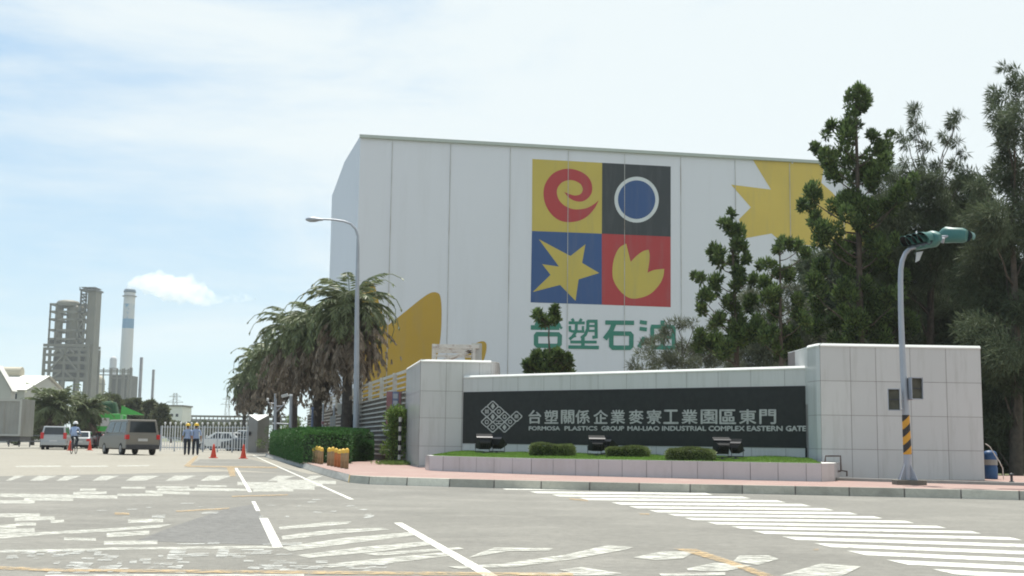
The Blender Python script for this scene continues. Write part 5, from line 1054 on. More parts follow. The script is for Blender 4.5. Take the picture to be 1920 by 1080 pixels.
# ================================================================== VEHICLES (local: +Y forward, rear at -Y)
def wheel(par, x, y, r, w_=.2):
    mb = MB(); mb.tube([(x - w_ / 2, y, r), (x + w_ / 2, y, r)], r, 20); o = mb.build('wheel', 'rubber', par, False, bevel=.02)
    s = 1 if x > 0 else -1; mb = MB(); mb.tube([(x + s * (w_ / 2 - .02), y, r), (x + s * (w_ / 2 + .012), y, r)], r * .58, 14); mb.tube([(x + s * (w_ / 2), y, r), (x + s * (w_ / 2 + .03), y, r)], r * .18, 10); mb.build('rim', 'rim', o, False)
def car(label, cat, name, loc, heading, prof, green, W_, m_, wheels, wr=.31, glass_side=None, lamps=None, plate_z=.75, group=None, ground=.2, rear_glass=None, back_lamps=True, bumper=None):
    """prof: lower body side outline (y,z); green: glasshouse outline bottom then top (yb0,yt0,yt1,yb1,zb,zt)"""
    o = empty(name, loc, heading, label, cat, group); w2 = W_ / 2
    mb = MB(); n = len(prof); vs = []
    for x, sh in ((-w2, 1), (w2, 1)): vs += [(x * (1 if z < .9 * max(p[1] for p in prof) else .97), y, z) for y, z in prof]
    mb.mesh(vs, [tuple(range(n))[::-1], tuple(range(n, 2 * n))] + [(i, (i + 1) % n, n + (i + 1) % n, n + i) for i in range(n)]); mb.build('body', m_, o, False, bevel=.05)
    yb0, yt0, yt1, yb1, zb, zt = green; t = .84; tw = w2 * t; bw = w2 * .955
    mb = MB(); base_ = [(-bw, yb0, zb), (bw, yb0, zb), (bw, yb1, zb), (-bw, yb1, zb)]; top = [(-tw, yt0, zt), (tw, yt0, zt), (tw, yt1, zt), (-tw, yt1, zt)]
    mb.mesh(base_ + top, [(4, 5, 6, 7), (0, 1, 5, 4), (1, 2, 6, 5), (2, 3, 7, 6), (3, 0, 4, 7)]); mb.build('cabin', m_, o, False, bevel=.05)
    V = lambda p: Vector(p)
    def pane(q, nm, u0, u1, v0, v1, e=.012):
        a, b, c, d = map(V, q); P = lambda u, v: (a * (1 - u) + b * u) * (1 - v) + (d * (1 - u) + c * u) * v; nn = (b - a).cross(d - a).normalized() * e
        mb = MB(); mb.face([P(u0, v0) + nn, P(u1, v0) + nn, P(u1, v1) + nn, P(u0, v1) + nn]); return mb.build(nm, 'glass_dark', o, False)
    pane((base_[0], base_[1], top[1], top[0]), 'rear_window', .08, .92, .12, .86); pane((base_[2], base_[3], top[3], top[2]), 'windscreen', .06, .94, .08, .9)
    for q in ((base_[1], base_[2], top[2], top[1]), (base_[3], base_[0], top[0], top[3])):
        segs = glass_side or ((.1, .47), (.51, .9))
        for u0, u1 in segs:
            if q[0] == base_[3]: u0, u1 = 1 - u1, 1 - u0
            pane(q, 'side_window', u0, u1, .1, .84)
    yr = min(p[0] for p in prof)
    if lamps:
        zl0, zl1, lw = lamps
        for s in (-1, 1): mb = MB(); mb.obox((s * (w2 - lw / 2 + .012), yr + .10, (zl0 + zl1) / 2), (lw / 2, 0, 0), (0, .13, 0), (0, 0, (zl1 - zl0) / 2)); mb.build('tail_lamp', 'lamp_red', o, False, bevel=.015)
    mb = MB(); mb.obox((0, yr - .012, plate_z), (.26, 0, 0), (0, .012, 0), (0, 0, .07)); mb.build('number_plate', 'plate', o, False)
    if bumper:
        mb = MB(); mb.obox((0, yr + .02, bumper[0]), (w2 * .98, 0, 0), (0, .10, 0), (0, 0, bumper[1])); mb.build('bumper', bumper[2], o, False, bevel=.03)
        yf = max(p[0] for p in prof); mb = MB(); mb.obox((0, yf - .02, bumper[0]), (w2 * .98, 0, 0), (0, .10, 0), (0, 0, bumper[1])); mb.build('bumper', bumper[2], o, False, bevel=.03)
    yf = max(p[0] for p in prof)
    for s in (-1, 1): mb = MB(); mb.obox((s * w2 * .76, yf - .06, .68), (w2 * .18, 0, 0), (0, .08, 0), (0, 0, .08)); mb.build('headlight', 'plate', o, False, bevel=.02)
    mb = MB(); mb.box(-w2 * .84, w2 * .84, yr + .25, yf - .25, ground - .03, ground + .25); mb.build('underbody', 'rubber', o, False)
    for y in wheels:
        for s in (-1, 1): wheel(o, s * (w2 - .10), y, wr)
    mb = MB(); [mb.obox((s * (w2 + .09), yb1 - .35, zb + .06), (.09, 0, 0), (0, .05, 0), (0, 0, .08)) for s in (-1, 1)]; mb.build('mirrors', m_, o, False, bevel=.02)
    return o
# grey van: rear centre about px 269 at y 853
vr = g(266, 853.5); hd = math.radians(35)
van = car('grey brown passenger van seen from its rear left corner, before the gate', 'van', 'passenger_van', (vr.x - math.sin(hd) * 2.36, vr.y + math.cos(hd) * 2.36, 0), hd,
          [(-2.38, .34), (-2.39, .55), (-2.40, 1.12), (1.62, 1.12), (2.30, .92), (2.42, .75), (2.42, .34)], (-2.38, -2.20, 1.05, 1.72, 1.12, 1.92), 1.86, 'van_paint', (-1.55, 1.38), .33, ((.05, .30), (.33, .60), (.64, .90)), (.85, 1.10, .2), .82, ground=.32, bumper=(.44, .12, 'dark_steel'))
cr = g(112, 843.5); hd = math.radians(14)
car('silver wagon with red tail lamps parked at the left, seen from behind', 'car', 'parked_wagon', (cr.x - math.sin(hd) * 2.2 - .5, cr.y + math.cos(hd) * 2.2, 0), hd,
    [(-2.2, .32), (-2.25, .6), (-2.22, 1.0), (1.2, 1.02), (2.05, .88), (2.2, .7), (2.2, .3)], (-2.2, -1.9, .6, 1.35, 1.0, 1.68), 1.74, 'silver', (-1.35, 1.35), .33, ((.06, .33), (.37, .64), (.67, .9)), (.78, 1.22, .22), .62, bumper=(.45, .13, 'silver'))
rc_ = dep(184, 842, 100); car('dark red car mostly hidden behind the grey van', 'car', 'parked_car', (rc_.x, 102, 0), .6, [(-2.2, .3), (-2.22, .9), (-1.5, .98), (1.1, .95), (2.1, .8), (2.2, .3)], (-1.7, -1.1, .4, 1.2, .93, 1.4), 1.7, 'red_car', (-1.3, 1.3), .3, None, (.62, .8, .3), .6)
dc = dep(152, 842, 100); car('light grey saloon behind the cyclist, beside the silver wagon', 'car', 'parked_car', (dc.x, 100, 0), .25, [(-2.1, .3), (-2.12, .85), (-1.5, .93), (1.1, .9), (2.0, .78), (2.1, .3)], (-1.6, -1.05, .4, 1.15, .88, 1.38), 1.66, 'silver', (-1.25, 1.25), .3, None, (.6, .78, .3), .55)
wc = dep(414, 842, 99); car('white saloon parked side on behind the gate', 'car', 'parked_car', (wc.x, 99.5, 0), math.radians(76), [(-2.2, .3), (-2.22, .86), (-1.65, .98), (1.1, .93), (2.1, .75), (2.22, .3)], (-1.85, -1.15, .35, 1.25, .92, 1.45), 1.72, 'white_car', (-1.35, 1.35), .31, ((.18, .49), (.53, .84)), (.66, .84, .26), .62)
wc = dep(452, 838, 106); car('white saloon parked behind the first one, next to the grey gate post', 'car', 'parked_car', (wc.x, 108, 0), math.radians(60), [(-2.2, .4), (-2.22, 1.0), (-1.65, 1.15), (1.1, 1.1), (2.1, .9), (2.22, .4)], (-1.9, -1.2, .35, 1.25, 1.09, 1.7), 1.76, 'white_car', (-1.35, 1.35), .34, None, (.76, .94, .26), .7)
dk = dep(452, 842, 95); car('dark car parked right behind the gate, in front of the white ones', 'car', 'parked_car', (dk.x + .4, 95.5, 0), math.radians(70), [(-2.0, .28), (-2.02, .78), (-1.4, .86), (1.1, .84), (1.9, .7), (2.0, .28)], (-1.6, -1.0, .4, 1.15, .82, 1.12), 1.66, 'dark_car', (-1.25, 1.25), .3)
# green truck
tb_ = dep(200, 842, 108); to = empty('green_truck', (tb_.x, 108, 0), .25, 'green truck with a dark covered load behind the grey van', 'truck')
mb = MB(); mb.prism([(-1.7, 0), (1.0, 0), (1.0, 4.6), (-1.7, 4.6)], 1.25, 3.0); mb.build('cargo_bed', 'truck_green', to, False, bevel=.05)
mb = MB(); mb.face([(-1.3, -.02, 1.9), (.1, -.02, 1.9), (.1, -.02, 2.62), (-1.3, -.02, 2.62)]); mb.build('tail_panel', 'plate', to, False)
mb = MB(); mb.mesh([(-1.25, .3, 3.0), (.7, .3, 3.0), (.7, 4.3, 3.0), (-1.25, 4.3, 3.0), (-.85, .7, 4.1), (.45, .7, 4.15), (.45, 3.9, 4.15), (-.85, 3.9, 4.1)], [(4, 5, 6, 7), (0, 1, 5, 4), (1, 2, 6, 5), (2, 3, 7, 6), (3, 0, 4, 7)]); mb.build('covered_load', 'tarp_green', to, False, bevel=.25)
mb = MB(); mb.mesh([(1.0, .2, 2.95), (3.0, .6, 2.95), (1.05, .2, 3.75), (1.0, 2.2, 2.95), (3.0, 2.4, 2.95), (1.05, 2.2, 3.75)], [(0, 1, 2), (5, 4, 3), (0, 3, 4, 1), (1, 4, 5, 2), (2, 5, 3, 0)]); mb.build('chute', 'truck_green', to, False)
mb = MB(); mb.prism([(-1.2, 4.8), (1.2, 4.8), (1.2, 6.6), (-1.2, 6.6)], .7, 3.0); mb.build('cab', 'truck_green', to, False, bevel=.12)
mb = MB(); mb.box(-1.0, 1.0, 4.76, 4.79, 1.9, 2.6); mb.build('cab_window', 'glass_dark', to, False)
mb = MB(); mb.box(-.9, .9, -.1, 6.2, .7, 1.2); mb.build('chassis', 'stack_grey', to, False)
for y in (.9, 5.6):
    for s in (-1, 1): wheel(to, s * .95, y, .48, .28)
# container truck at the left edge
kb = dep(36, 842, 92); ko = empty('container_truck', (kb.x, 92, 0), 0, 'long truck with a dull grey container cut off by the left edge', 'truck'); zt3, zb3 = dep(20, 748, 92).z, dep(20, 818, 92).z
mb = MB(); mb.box(-9, 0, 0, 2.5, zb3, zt3); mb.build('container', 'truck_grey', ko, False)
mb = MB(); [mb.box(x_ - .07, x_ + .07, -.06, .0, zb3 + .02, zt3 - .02) for x_ in (-.07, -8.9)]; mb.box(-8.8, -.15, -.05, 0, zt3 - .16, zt3 - .02); mb.box(-8.8, -.15, -.05, 0, zb3 + .02, zb3 + .16); mb.build('corner_posts', 'shed_wall', ko, False)
mb = MB(); mb.box(-8.8, -.1, .3, 2.2, zb3 - .35, zb3 - .01); mb.bar((-.9, .2, .3), (-.9, .2, zb3 - .3), .14); mb.bar((-.9, 2.2, .3), (-.9, 2.2, zb3 - .3), .14); mb.build('chassis', 'stack_grey', ko, False)
for x_ in (-2.6, -3.9, -8.0):
    mb = MB(); mb.tube([(x_, .1, .5), (x_, .4, .5)], .5, 18); wq = mb.build('wheel', 'rubber', ko, False); mb = MB(); mb.tube([(x_, .06, .5), (x_, .11, .5)], .25, 12); mb.build('rim', 'rim', wq, False)

# ================================================================== PEOPLE
def skin_person(name, loc, rz, joints, edges, radii, helmet_c, helm_m, label, zsplit, extra=None, sleeves=True, head=None):
    o = empty(name, loc, rz, label, 'person'); me = bpy.data.meshes.new('body'); me.from_pydata(joints, edges, []); ob = bpy.data.objects.new('body', me); COL.objects.link(ob)
    sm = ob.modifiers.new('s', 'SKIN'); sm.use_smooth_shade = True
    for i, v in enumerate(me.skin_vertices[0].data): v.radius = (radii[i], radii[i] * .85) if not isinstance(radii[i], tuple) else radii[i]; v.use_root = (i == 0)
    ss = ob.modifiers.new('d', 'SUBSURF'); ss.levels = 2; ss.render_levels = 2
    bpy.context.view_layer.update(); m2 = bpy.data.meshes.new_from_object(ob.evaluated_get(bpy.context.evaluated_depsgraph_get())); ob.modifiers.clear(); ob.data = m2; ob.parent = o
    m2.materials.clear()
    for k in ('shirt', 'trousers', 'skin', 'black', 'hair'): m2.materials.append(M[k])
    for p in m2.polygons: p.material_index = zsplit(p.center); p.use_smooth = True
    bpy.data.meshes.remove(me)
    hx, hy, hz = helmet_c; mb = MB(); mb.lathe([(.158, -.005), (.160, .0), (.135, .012), (.130, .05), (.112, .10), (.07, .135), (0, .148)], 16, 0, (hx, hy, hz)); mb.build('helmet', helm_m, o, False)
    return o
def walker(px, py, rz, h, lb, ph, bulk=1.0):
    k = h / 1.72; J = [(0, 0, .95), (0, .0, 1.12), (0, .01, 1.32), (0, 0, 1.44), (0, .01, 1.52), (0, .02, 1.62), (0, .01, 1.70)]
    E = [(0, 1), (1, 2), (2, 3), (3, 4), (4, 5), (5, 6)]; R = [(.15, .11), (.145, .10), (.17, .11), (.10, .08), (.055, .055), (.085, .10), (.07, .08)]
    for s in (-1, 1):
        st_ = s * ph; b = len(J)
        J += [(s * .10, 0, .88), (s * .11, .05 + st_ * .14, .50), (s * .11, -.02 + st_ * .24, .10), (s * .12, .10 + st_ * .24, .04)]; R += [(.115, .115), (.088, .09), (.066, .07), (.05, .04)]; E += [(0, b), (b, b + 1), (b + 1, b + 2), (b + 2, b + 3)]
        b = len(J); J += [(s * .20, 0, 1.38), (s * .26, -.03 - st_ * .06, 1.12), (s * .27, .04 - st_ * .14, .90), (s * .27, .06 - st_ * .16, .83), (s * .26, .08 - st_ * .17, .76)]; R += [(.062, .06), (.046, .046), (.034, .034), (.038, .022), (.026, .016)]; E += [(3 if 0 else 2, b), (b, b + 1), (b + 1, b + 2), (b + 2, b + 3), (b + 3, b + 4)]
        # thumb
        J += [(s * .235, .10 - st_ * .16, .82)]; R += [(.013, .013)]; E += [(b + 3, len(J) - 1)]
    J = [(x * k * (bulk if abs(x) < .3 else 1), y * k, z * k) for x, y, z in J]; R = [(a * k * bulk, c * k) for a, c in R]
    def zs(c):
        z, x = c.z / k, abs(c.x) / k
        if z > 1.47: return 4 if (c.y < .0 or z > 1.66) and z > 1.54 else 2
        if x > .2 and z < 1.10: return 2
        if z > .93: return 0
        return 3 if z < .07 else 1
    b = g(px, py); skin_person('person', (b.x, b.y, 0), rz, J, E, R, (0, .015 * k, 1.655 * k), 'helmet', lb, zs)
walker(350, 853.5, .3, 1.70, 'left of two people in light blue shirts and yellow helmets near the gate', .8)
walker(366, 853.5, .25, 1.72, 'right of two people in light blue shirts and yellow helmets near the gate', -.6, 1.06)
# cyclist
cb = g(138, 851); hd_c = .12
bk_o = empty('bicycle', (cb.x, cb.y, 0), hd_c, 'bicycle under the rider in the blue shirt, seen end on', 'bicycle')
for y in (-.52, .52):
    mb = MB(); ring = [(0, y + .32 * math.cos(a), .335 + .32 * math.sin(a)) for a in [2 * math.pi * q / 24 for q in range(25)]]; mb.tube(ring, .019, 6, 0, False); wq = mb.build('wheel', 'rubber', bk_o, False)
    mb = MB(); [mb.bar((0, y, .335), (0, y + .31 * math.cos(a), .335 + .31 * math.sin(a)), .004) for a in [math.pi * q / 6 for q in range(12)]]; mb.build('spokes', 'steel', wq, False)
mb = MB(); mb.tube([(0, -.52, .335), (0, -.1, .30), (0, .38, .82), (0, -.22, .78), (0, -.1, .30)], .018, 6); mb.tube([(0, .52, .335), (0, .40, .80), (0, .36, 1.0)], .018, 6); mb.tube([(0, -.52, .335), (0, -.22, .80), (0, -.24, .92)], .014, 6); mb.build('frame', 'dark_steel', bk_o, False)
mb = MB(); mb.tube([(-.28, .26, 1.0), (-.12, .38, 1.03), (.12, .38, 1.03), (.28, .26, 1.0)], .014, 6); mb.build('handlebar', 'steel', bk_o, False)
mb = MB(); mb.obox((0, -.24, .95), (.09, 0, 0), (0, .13, 0), (0, 0, .03)); mb.build('saddle', 'black', bk_o, False, bevel=.02)
J = [(0, -.22, 1.02), (0, -.18, 1.18), (0, -.06, 1.38), (0, .0, 1.48), (0, .04, 1.56), (0, .08, 1.65), (0, .08, 1.73)]; E = [(i, i + 1) for i in range(6)]; R = [(.15, .12), (.14, .11), (.165, .11), (.10, .08), (.055, .055), (.083, .10), (.07, .08)]
for s in (-1, 1):
    b = len(J); J += [(s * .10, -.14, 1.0), (s * .13, .26, .80 if s > 0 else .72), (s * .11, .02 if s > 0 else -.02, .42 if s > 0 else .28), (s * .11, .15, .36 if s > 0 else .22)]; R += [(.095, .095), (.065, .065), (.043, .045), (.04, .032)]; E += [(0, b), (b, b + 1), (b + 1, b + 2), (b + 2, b + 3)]
    b = len(J); J += [(s * .19, -.02, 1.43), (s * .27, .05, 1.20), (s * .27, .22, 1.06), (s * .27, .28, 1.03), (s * .27, .33, 1.01)]; R += [(.06, .06), (.045, .045), (.033, .033), (.034, .022), (.022, .016)]; E += [(2, b), (b, b + 1), (b + 1, b + 2), (b + 2, b + 3), (b + 3, b + 4)]
def zc(c):
    if c.z > 1.51: return 2 if c.y > .08 else 4
    if abs(c.x) > .19 and c.z < 1.13 and c.y > .15: return 2
    if c.z > 1.0 and c.y < .2 + (c.z - 1) * 2: return 0
    return 3 if c.z < .30 and c.y > .05 else 1
skin_person('person', (cb.x, cb.y, 0), hd_c, J, E, R, (0, .075, 1.665), 'helmet_white', 'cyclist in a blue shirt and white helmet riding away beside the silver wagon', zc)

# ================================================================== DISTANT PLANT
YP = 650.; DP = lambda x, y, dy=0: dep(x, y, YP + dy)
to = empty('process_tower', (DP(130, 700).x, YP, 0), 0, 'tall open steel process tower with vessels inside and a taller lift shaft on its right', 'tower')
zp = lambda x, y: (60 + x / 4.5, 520 + y / 4.5)
mb = MB(); zl_ = [230, 290, 355, 445, 520, 575, 605, 655, 720, 790, 860]; dpt = 16
def T(x, y, dy=0): return dep(*zp(x, y), YP + dy)
xo = T(150, 860).x
def TX(x): return T(x, 620).x
colx = {0: [125, 170, 240, 375, 425], 1: [105, 160, 405, 490]}
zof = lambda y: T(250, y).z
for x in (135, 190, 375, 428):
    for dy in (0, dpt): mb.bar((TX(x), YP + dy, zof(600)), (TX(x), YP + dy, zof(228)), .8)
for x in (112, 158, 285, 408, 482):
    for dy in (-1, dpt): mb.bar((TX(x), YP + dy, 0), (TX(x), YP + dy, zof(595)), 1.3)
for y in (228, 290, 355, 445, 520):
    for dy in (0, dpt): mb.bar((TX(128), YP + dy, zof(y)), (TX(442), YP + dy, zof(y)), .8, 1.1)
    for x in (135, 190, 375, 428): mb.bar((TX(x), YP, zof(y)), (TX(x), YP + dpt, zof(y)), .6, .8)
for y in (575, 605, 655, 720, 790, 855):
    for dy in (-1, dpt): mb.bar((TX(100), YP + dy, zof(y)), (TX(490), YP + dy, zof(y)), .9, 1.5)
for (a, b, c, d) in ((190, 290, 240, 355), (378, 290, 425, 355), (240, 355, 190, 445), (425, 355, 378, 445), (190, 445, 240, 520), (378, 445, 425, 520), (378, 575, 425, 520)): mb.bar((TX(a), YP - .1, zof(b)), (TX(c), YP - .1, zof(d)), .5)
for (a, b, c, d) in ((160, 790, 285, 655), (285, 655, 405, 790), (200, 640, 240, 605), (285, 655, 240, 605), (285, 655, 330, 605), (370, 640, 330, 605), (190, 860, 270, 790), (300, 790, 380, 860)): mb.bar((TX(a), YP - 2, zof(b)), (TX(c), YP - 2, zof(d)), 1.0)
mb.build('steel_frame', 'plant_steel', to)
mb = MB()
for x0, y0, x1, y1 in ((165, 580, 405, 600), (165, 625, 270, 650), (300, 625, 405, 650), (165, 665, 250, 715), (320, 665, 405, 715), (165, 730, 275, 785), (300, 730, 405, 785), (165, 800, 400, 860), (118, 520, 155, 575), (250, 672, 320, 705)):
    mb.box(TX(x0), TX(x1), YP + 3, YP + 12, zof(y1), zof(y0))
mb.build('machinery_floors', 'plant_dark', to)
mb = MB()
for cx, r, yt, yb in ((310, 66, 235, 570), (165, 34, 215, 575)):
    R_ = (TX(cx + r) - TX(cx - r)) / 2; mb.lathe([(R_ * .55, zof(yb + 25)), (R_, zof(yb)), (R_, zof(yt + 12)), (R_ * .8, zof(yt - 6)), (R_ * .4, zof(yt - 14)), (0, zof(yt - 16))], 20, 0, (TX(cx), YP + 8, 0))
mb.build('vessel', 'drum', to)
mb = MB(); R_ = (TX(335) - TX(140)) / 2; mb.lathe([(R_ * .98, zof(228)), (R_, zof(205)), (R_ * .86, zof(188)), (R_ * .5, zof(180)), (0, zof(178))], 24, 0, (TX(237), YP + 8, 0)); mb.build('top_enclosure', 'drum', to)
mb = MB(); mb.box(TX(440), TX(508), YP + 1, YP + 10, 0, zof(112)); mb.build('lift_shaft', 'stack_grey' if 0 else 'plant_steel', to)
mb = MB(); mb.box(TX(376), TX(518), YP - 1, YP + 11, zof(110), zof(96)); mb.box(TX(385), TX(505), YP, YP + 10, zof(84), zof(78))
for x in (380, 410, 440, 480, 512): mb.bar((TX(x), YP - 1, zof(110)), (TX(x), YP - 1, zof(80)), .4)
for x in (388, 432): mb.bar((TX(x), YP, zof(300)), (TX(x), YP, zof(100)), .8)
for y in (140, 165, 195): mb.bar((TX(385), YP, zof(y)), (TX(440), YP, zof(y)), .8)
for a, b in ((140, 165), (165, 195), (195, 228)): mb.bar((TX(388), YP - .1, zof(a)), (TX(436), YP - .1, zof(b)), .6)
mb.build('head_frame', 'stack_grey', to)
# chimney
YC = 900.; cx0 = dep(236, 690, YC); ztc = dep(239, 543, YC).z; rt_ = 21.2 / 2 / FPX * YC * .97; rb_ = rt_ * 1.17
co_ = empty('chimney', (cx0.x, YC, 0), 0, 'tall white chimney with blue painted bands, steam blowing from its top', 'chimney')
zc2 = lambda y: dep(238, y, YC).z; rz_ = lambda z: rb_ + (rt_ - rb_) * z / ztc
def band(nm, y0, y1, m_, e=0):
    z1, z0 = zc2(y0), (zc2(y1) if y1 < 900 else 0); mb = MB(); mb.lathe([(rz_(z0) + e, z0), (rz_(z1) + e, z1)], 32, 0, (cx0.x, YC, 0)); return mb.build(nm, m_, co_)
M['chim_white'] = mat('chimney_white', (.50, .50, .52), .7, .04, .05); M['chim_blue'] = mat('chimney_blue', (.13, .27, .44), .7, .06, .08); M['chim_cap'] = mat('chimney_cap', (.09, .13, .18), .7, .1, .1)
M['chim_art'] = mat('chimney_art', (.44, .46, .50), .7, .05, .1, stain=(.13, .27, .42), stain_amt=2.5, stain_scale=(.09, .09, .05))
band('shaft', 616, 999, 'chim_white'); band('blue_band', 598, 616, 'chim_blue'); band('painted_art', 570, 598, 'chim_art'); band('upper_shaft', 549, 570, 'chim_white')
mb = MB(); mb.lathe([(rt_ * 1.02, zc2(549)), (rt_ * 1.1, zc2(548)), (rt_ * 1.1, zc2(546)), (rt_, zc2(545)), (rt_, ztc), (rt_ * .85, ztc), (rt_ * .85, ztc - 4)], 32, 0, (cx0.x, YC, 0)); mb.build('cap', 'chim_cap', co_)
mb = MB(); mb.lathe([(rt_ * 1.05, zc2(556)), (rt_ * 1.3, zc2(556)), (rt_ * 1.3, zc2(555)), (rt_ * 1.05, zc2(555))], 24, 0, (cx0.x, YC, 0)); mb.build('service_platform', 'stack_grey', co_)
# neighbours of the chimney
def vessel(name, x0, x1, yt, Y, m_, lb, cat, dome=True, base=0):
    a, b = dep(x0, yt, Y), dep(x1, yt, Y); c = (a + b) / 2; r = (b.x - a.x) / 2; o = empty(name, (c.x, Y, 0), 0, lb, cat); mb = MB(); zt_ = c.z
    pr_ = [(r, 0), (r, zt_ - (r if dome else 0))] + ([(r * .87, zt_ - r * .5), (r * .5, zt_ - r * .13), (0, zt_)] if dome else [(r * .9, zt_), (0, zt_)]); mb.lathe(pr_, 18, 0, (c.x, Y, 0)); mb.build('shell', m_, o); mb = MB()
    for t in (.35, .6, .85): z = zt_ * t; mb.lathe([(r * 1.01, z), (r * 1.18, z), (r * 1.18, z + .3), (r * 1.01, z + .3)], 14, 0, (c.x, Y, 0))
    mb.build('platform_rings', 'plant_steel', o); return o
vessel('storage_column', 206.5, 219.5, 668, 800, 'chim_white', 'white domed column left of the chimney foot', 'column')
vessel('silo', 173, 197, 703, 780, 'beige', 'beige silo between the process tower and the chimney', 'silo')
vessel('thin_stack', 262.5, 268.5, 670, 820, 'stack_grey', 'taller of the two thin dark stacks right of the chimney', 'stack', False)
vessel('thin_stack', 285.5, 290.5, 693, 820, 'stack_grey', 'shorter thin dark stack, farthest right', 'stack', False)
vessel('storage_column', 243, 249, 688, 790, 'plant_steel', 'slim grey column against the right side of the chimney foot', 'column')
a, b = dep(210, 703, 780), dep(241, 703, 780); o = empty('concrete_block', (a.x, 780, 0), 0, 'brown grey plant block in front of the chimney foot', 'building'); mb = MB(); mb.box(a.x, b.x, 780, 800, 0, a.z); mb.build('wall', 'plant_dark', o); mb = MB()
for t in (.3, .6, .95): mb.bar((a.x - 1, 779, a.z * t), (b.x + 1, 779, a.z * t), .8)
for t in (0, .33, .66, 1): mb.bar((a.x + (b.x - a.x) * t, 779, 0), (a.x + (b.x - a.x) * t, 779, a.z + 4), .8)
mb.build('outer_frame', 'plant_steel', o)
o = empty('pipe_rack', (dep(170, 700, 770).x, 770, 0), 0, 'elevated pipe rack linking the process tower to the chimney', 'pipe rack'); mb = MB(); x0, x1 = dep(168, 700, 770).x, dep(246, 700, 770).x
for y in (694, 697, 703): z = dep(200, y, 770).z; mb.bar((x0, 770, z), (x1, 770, z), .7, .6)
for k in range(7): x_ = x0 + (x1 - x0) * k / 6; mb.bar((x_, 770, 0), (x_, 770, dep(200, 690, 770).z), .7)
mb.build('rack_frame', 'plant_steel', o)
# steam plume: a soft volume
pp = [(239, 541, 6), (250, 534, 11), (268, 530, 18), (292, 533, 27), (320, 538, 31), (345, 543, 30), (368, 552, 26), (390, 560, 20), (412, 562, 14), (435, 558, 11), (455, 556, 14), (478, 560, 6)]
from mathutils import noise as mn
pp = [(239, 542, 4), (244, 538, 7), (250, 534, 11), (268, 531, 17), (292, 533, 25), (320, 538, 29), (345, 543, 29), (368, 551, 25), (390, 559, 18), (405, 562, 11), (420, 562, 7), (435, 558, 9), (455, 556, 13), (470, 559, 9), (480, 561, 1)]
fine = []
for k in range(len(pp) - 1):
    p0, p1, p2, p3 = pp[max(k - 1, 0)], pp[k], pp[k + 1], pp[min(k + 2, len(pp) - 1)]
    for q in range(6):
        t = q / 6; fine.append([.5 * (2 * b + (c - a) * t + (2 * a - 5 * b + 4 * c - d) * t * t + (-a + 3 * b - 3 * c + d) * t ** 3) for a, b, c, d in zip(p0, p1, p2, p3)])
mb = MB(); ppts = [dep(x, y, YC) for x, y, r in fine]; mb.tube(ppts, [max(.3, r) * .9 / FPX * YC for x, y, r in fine], 40)
cen = [ppts[min(i // 40, len(ppts) - 1)] for i in range(len(mb.v))]
for i, v in enumerate(mb.v):
    c = cen[i] if i < 40 * len(ppts) else None
    if c is None: continue
    d = v - c; a = mn.noise(v * .13) * .55 + mn.noise(v * .3 + Vector((9, 2, 1))) * .30 + mn.noise(v * .7) * .14; mb.v[i] = c + d * max(.35, .92 + a)
n40 = 40 * len(ppts); mb.f = mb.f[:-2]; mb.mi = mb.mi[:-2]; mb.t = mb.t[:-2]; mb.sm = mb.sm[:-2]; mb.v = mb.v[:n40]; mb.f.append(tuple(range(39, -1, -1))); mb.f.append(tuple(range(n40 - 40, n40)))
for L_, v_ in ((mb.mi, 0), (mb.t, 0.), (mb.sm, False)): L_ += [v_, v_]
o = mb.build('steam_plume', [], None, origin=ppts[24], label='white steam plume drifting right from the chimney top', cat='steam', kind='stuff')
Mv = bpy.data.materials.new('steam'); Mv.use_nodes = True; t = Mv.node_tree; t.nodes.clear(); vo = t.nodes.new('ShaderNodeOutputMaterial'); pv = t.nodes.new('ShaderNodeVolumePrincipled'); pv.inputs['Color'].default_value = (1, 1, 1, 1); pv.inputs['Anisotropy'].default_value = .3
tcv = t.nodes.new('ShaderNodeTexCoord'); nz = t.nodes.new('ShaderNodeTexNoise'); nz.inputs['Scale'].default_value = .13; nz.inputs['Detail'].default_value = 7; nz.inputs['Roughness'].default_value = .62; t.links.new(tcv.outputs['Object'], nz.inputs['Vector'])
sx = t.nodes.new('ShaderNodeSeparateXYZ'); t.links.new(tcv.outputs['Object'], sx.inputs[0])
fx = t.nodes.new('ShaderNodeMapRange'); fx.inputs['From Min'].default_value = -22; fx.inputs['From Max'].default_value = 70; fx.inputs['To Min'].default_value = .32; fx.inputs['To Max'].default_value = -.12; t.links.new(sx.outputs['X'], fx.inputs['Value'])
ad = t.nodes.new('ShaderNodeMath'); ad.operation = 'ADD'; t.links.new(nz.outputs['Fac'], ad.inputs[0]); t.links.new(fx.outputs[0], ad.inputs[1])
mr = t.nodes.new('ShaderNodeMapRange'); mr.inputs['From Min'].default_value = .38; mr.inputs['From Max'].default_value = .74; mr.inputs['To Max'].default_value = .09; t.links.new(ad.outputs[0], mr.inputs['Value'])
t.links.new(mr.outputs[0], pv.inputs['Density']); t.links.new(pv.outputs[0], vo.inputs['Volume']); o.data.materials.append(Mv)
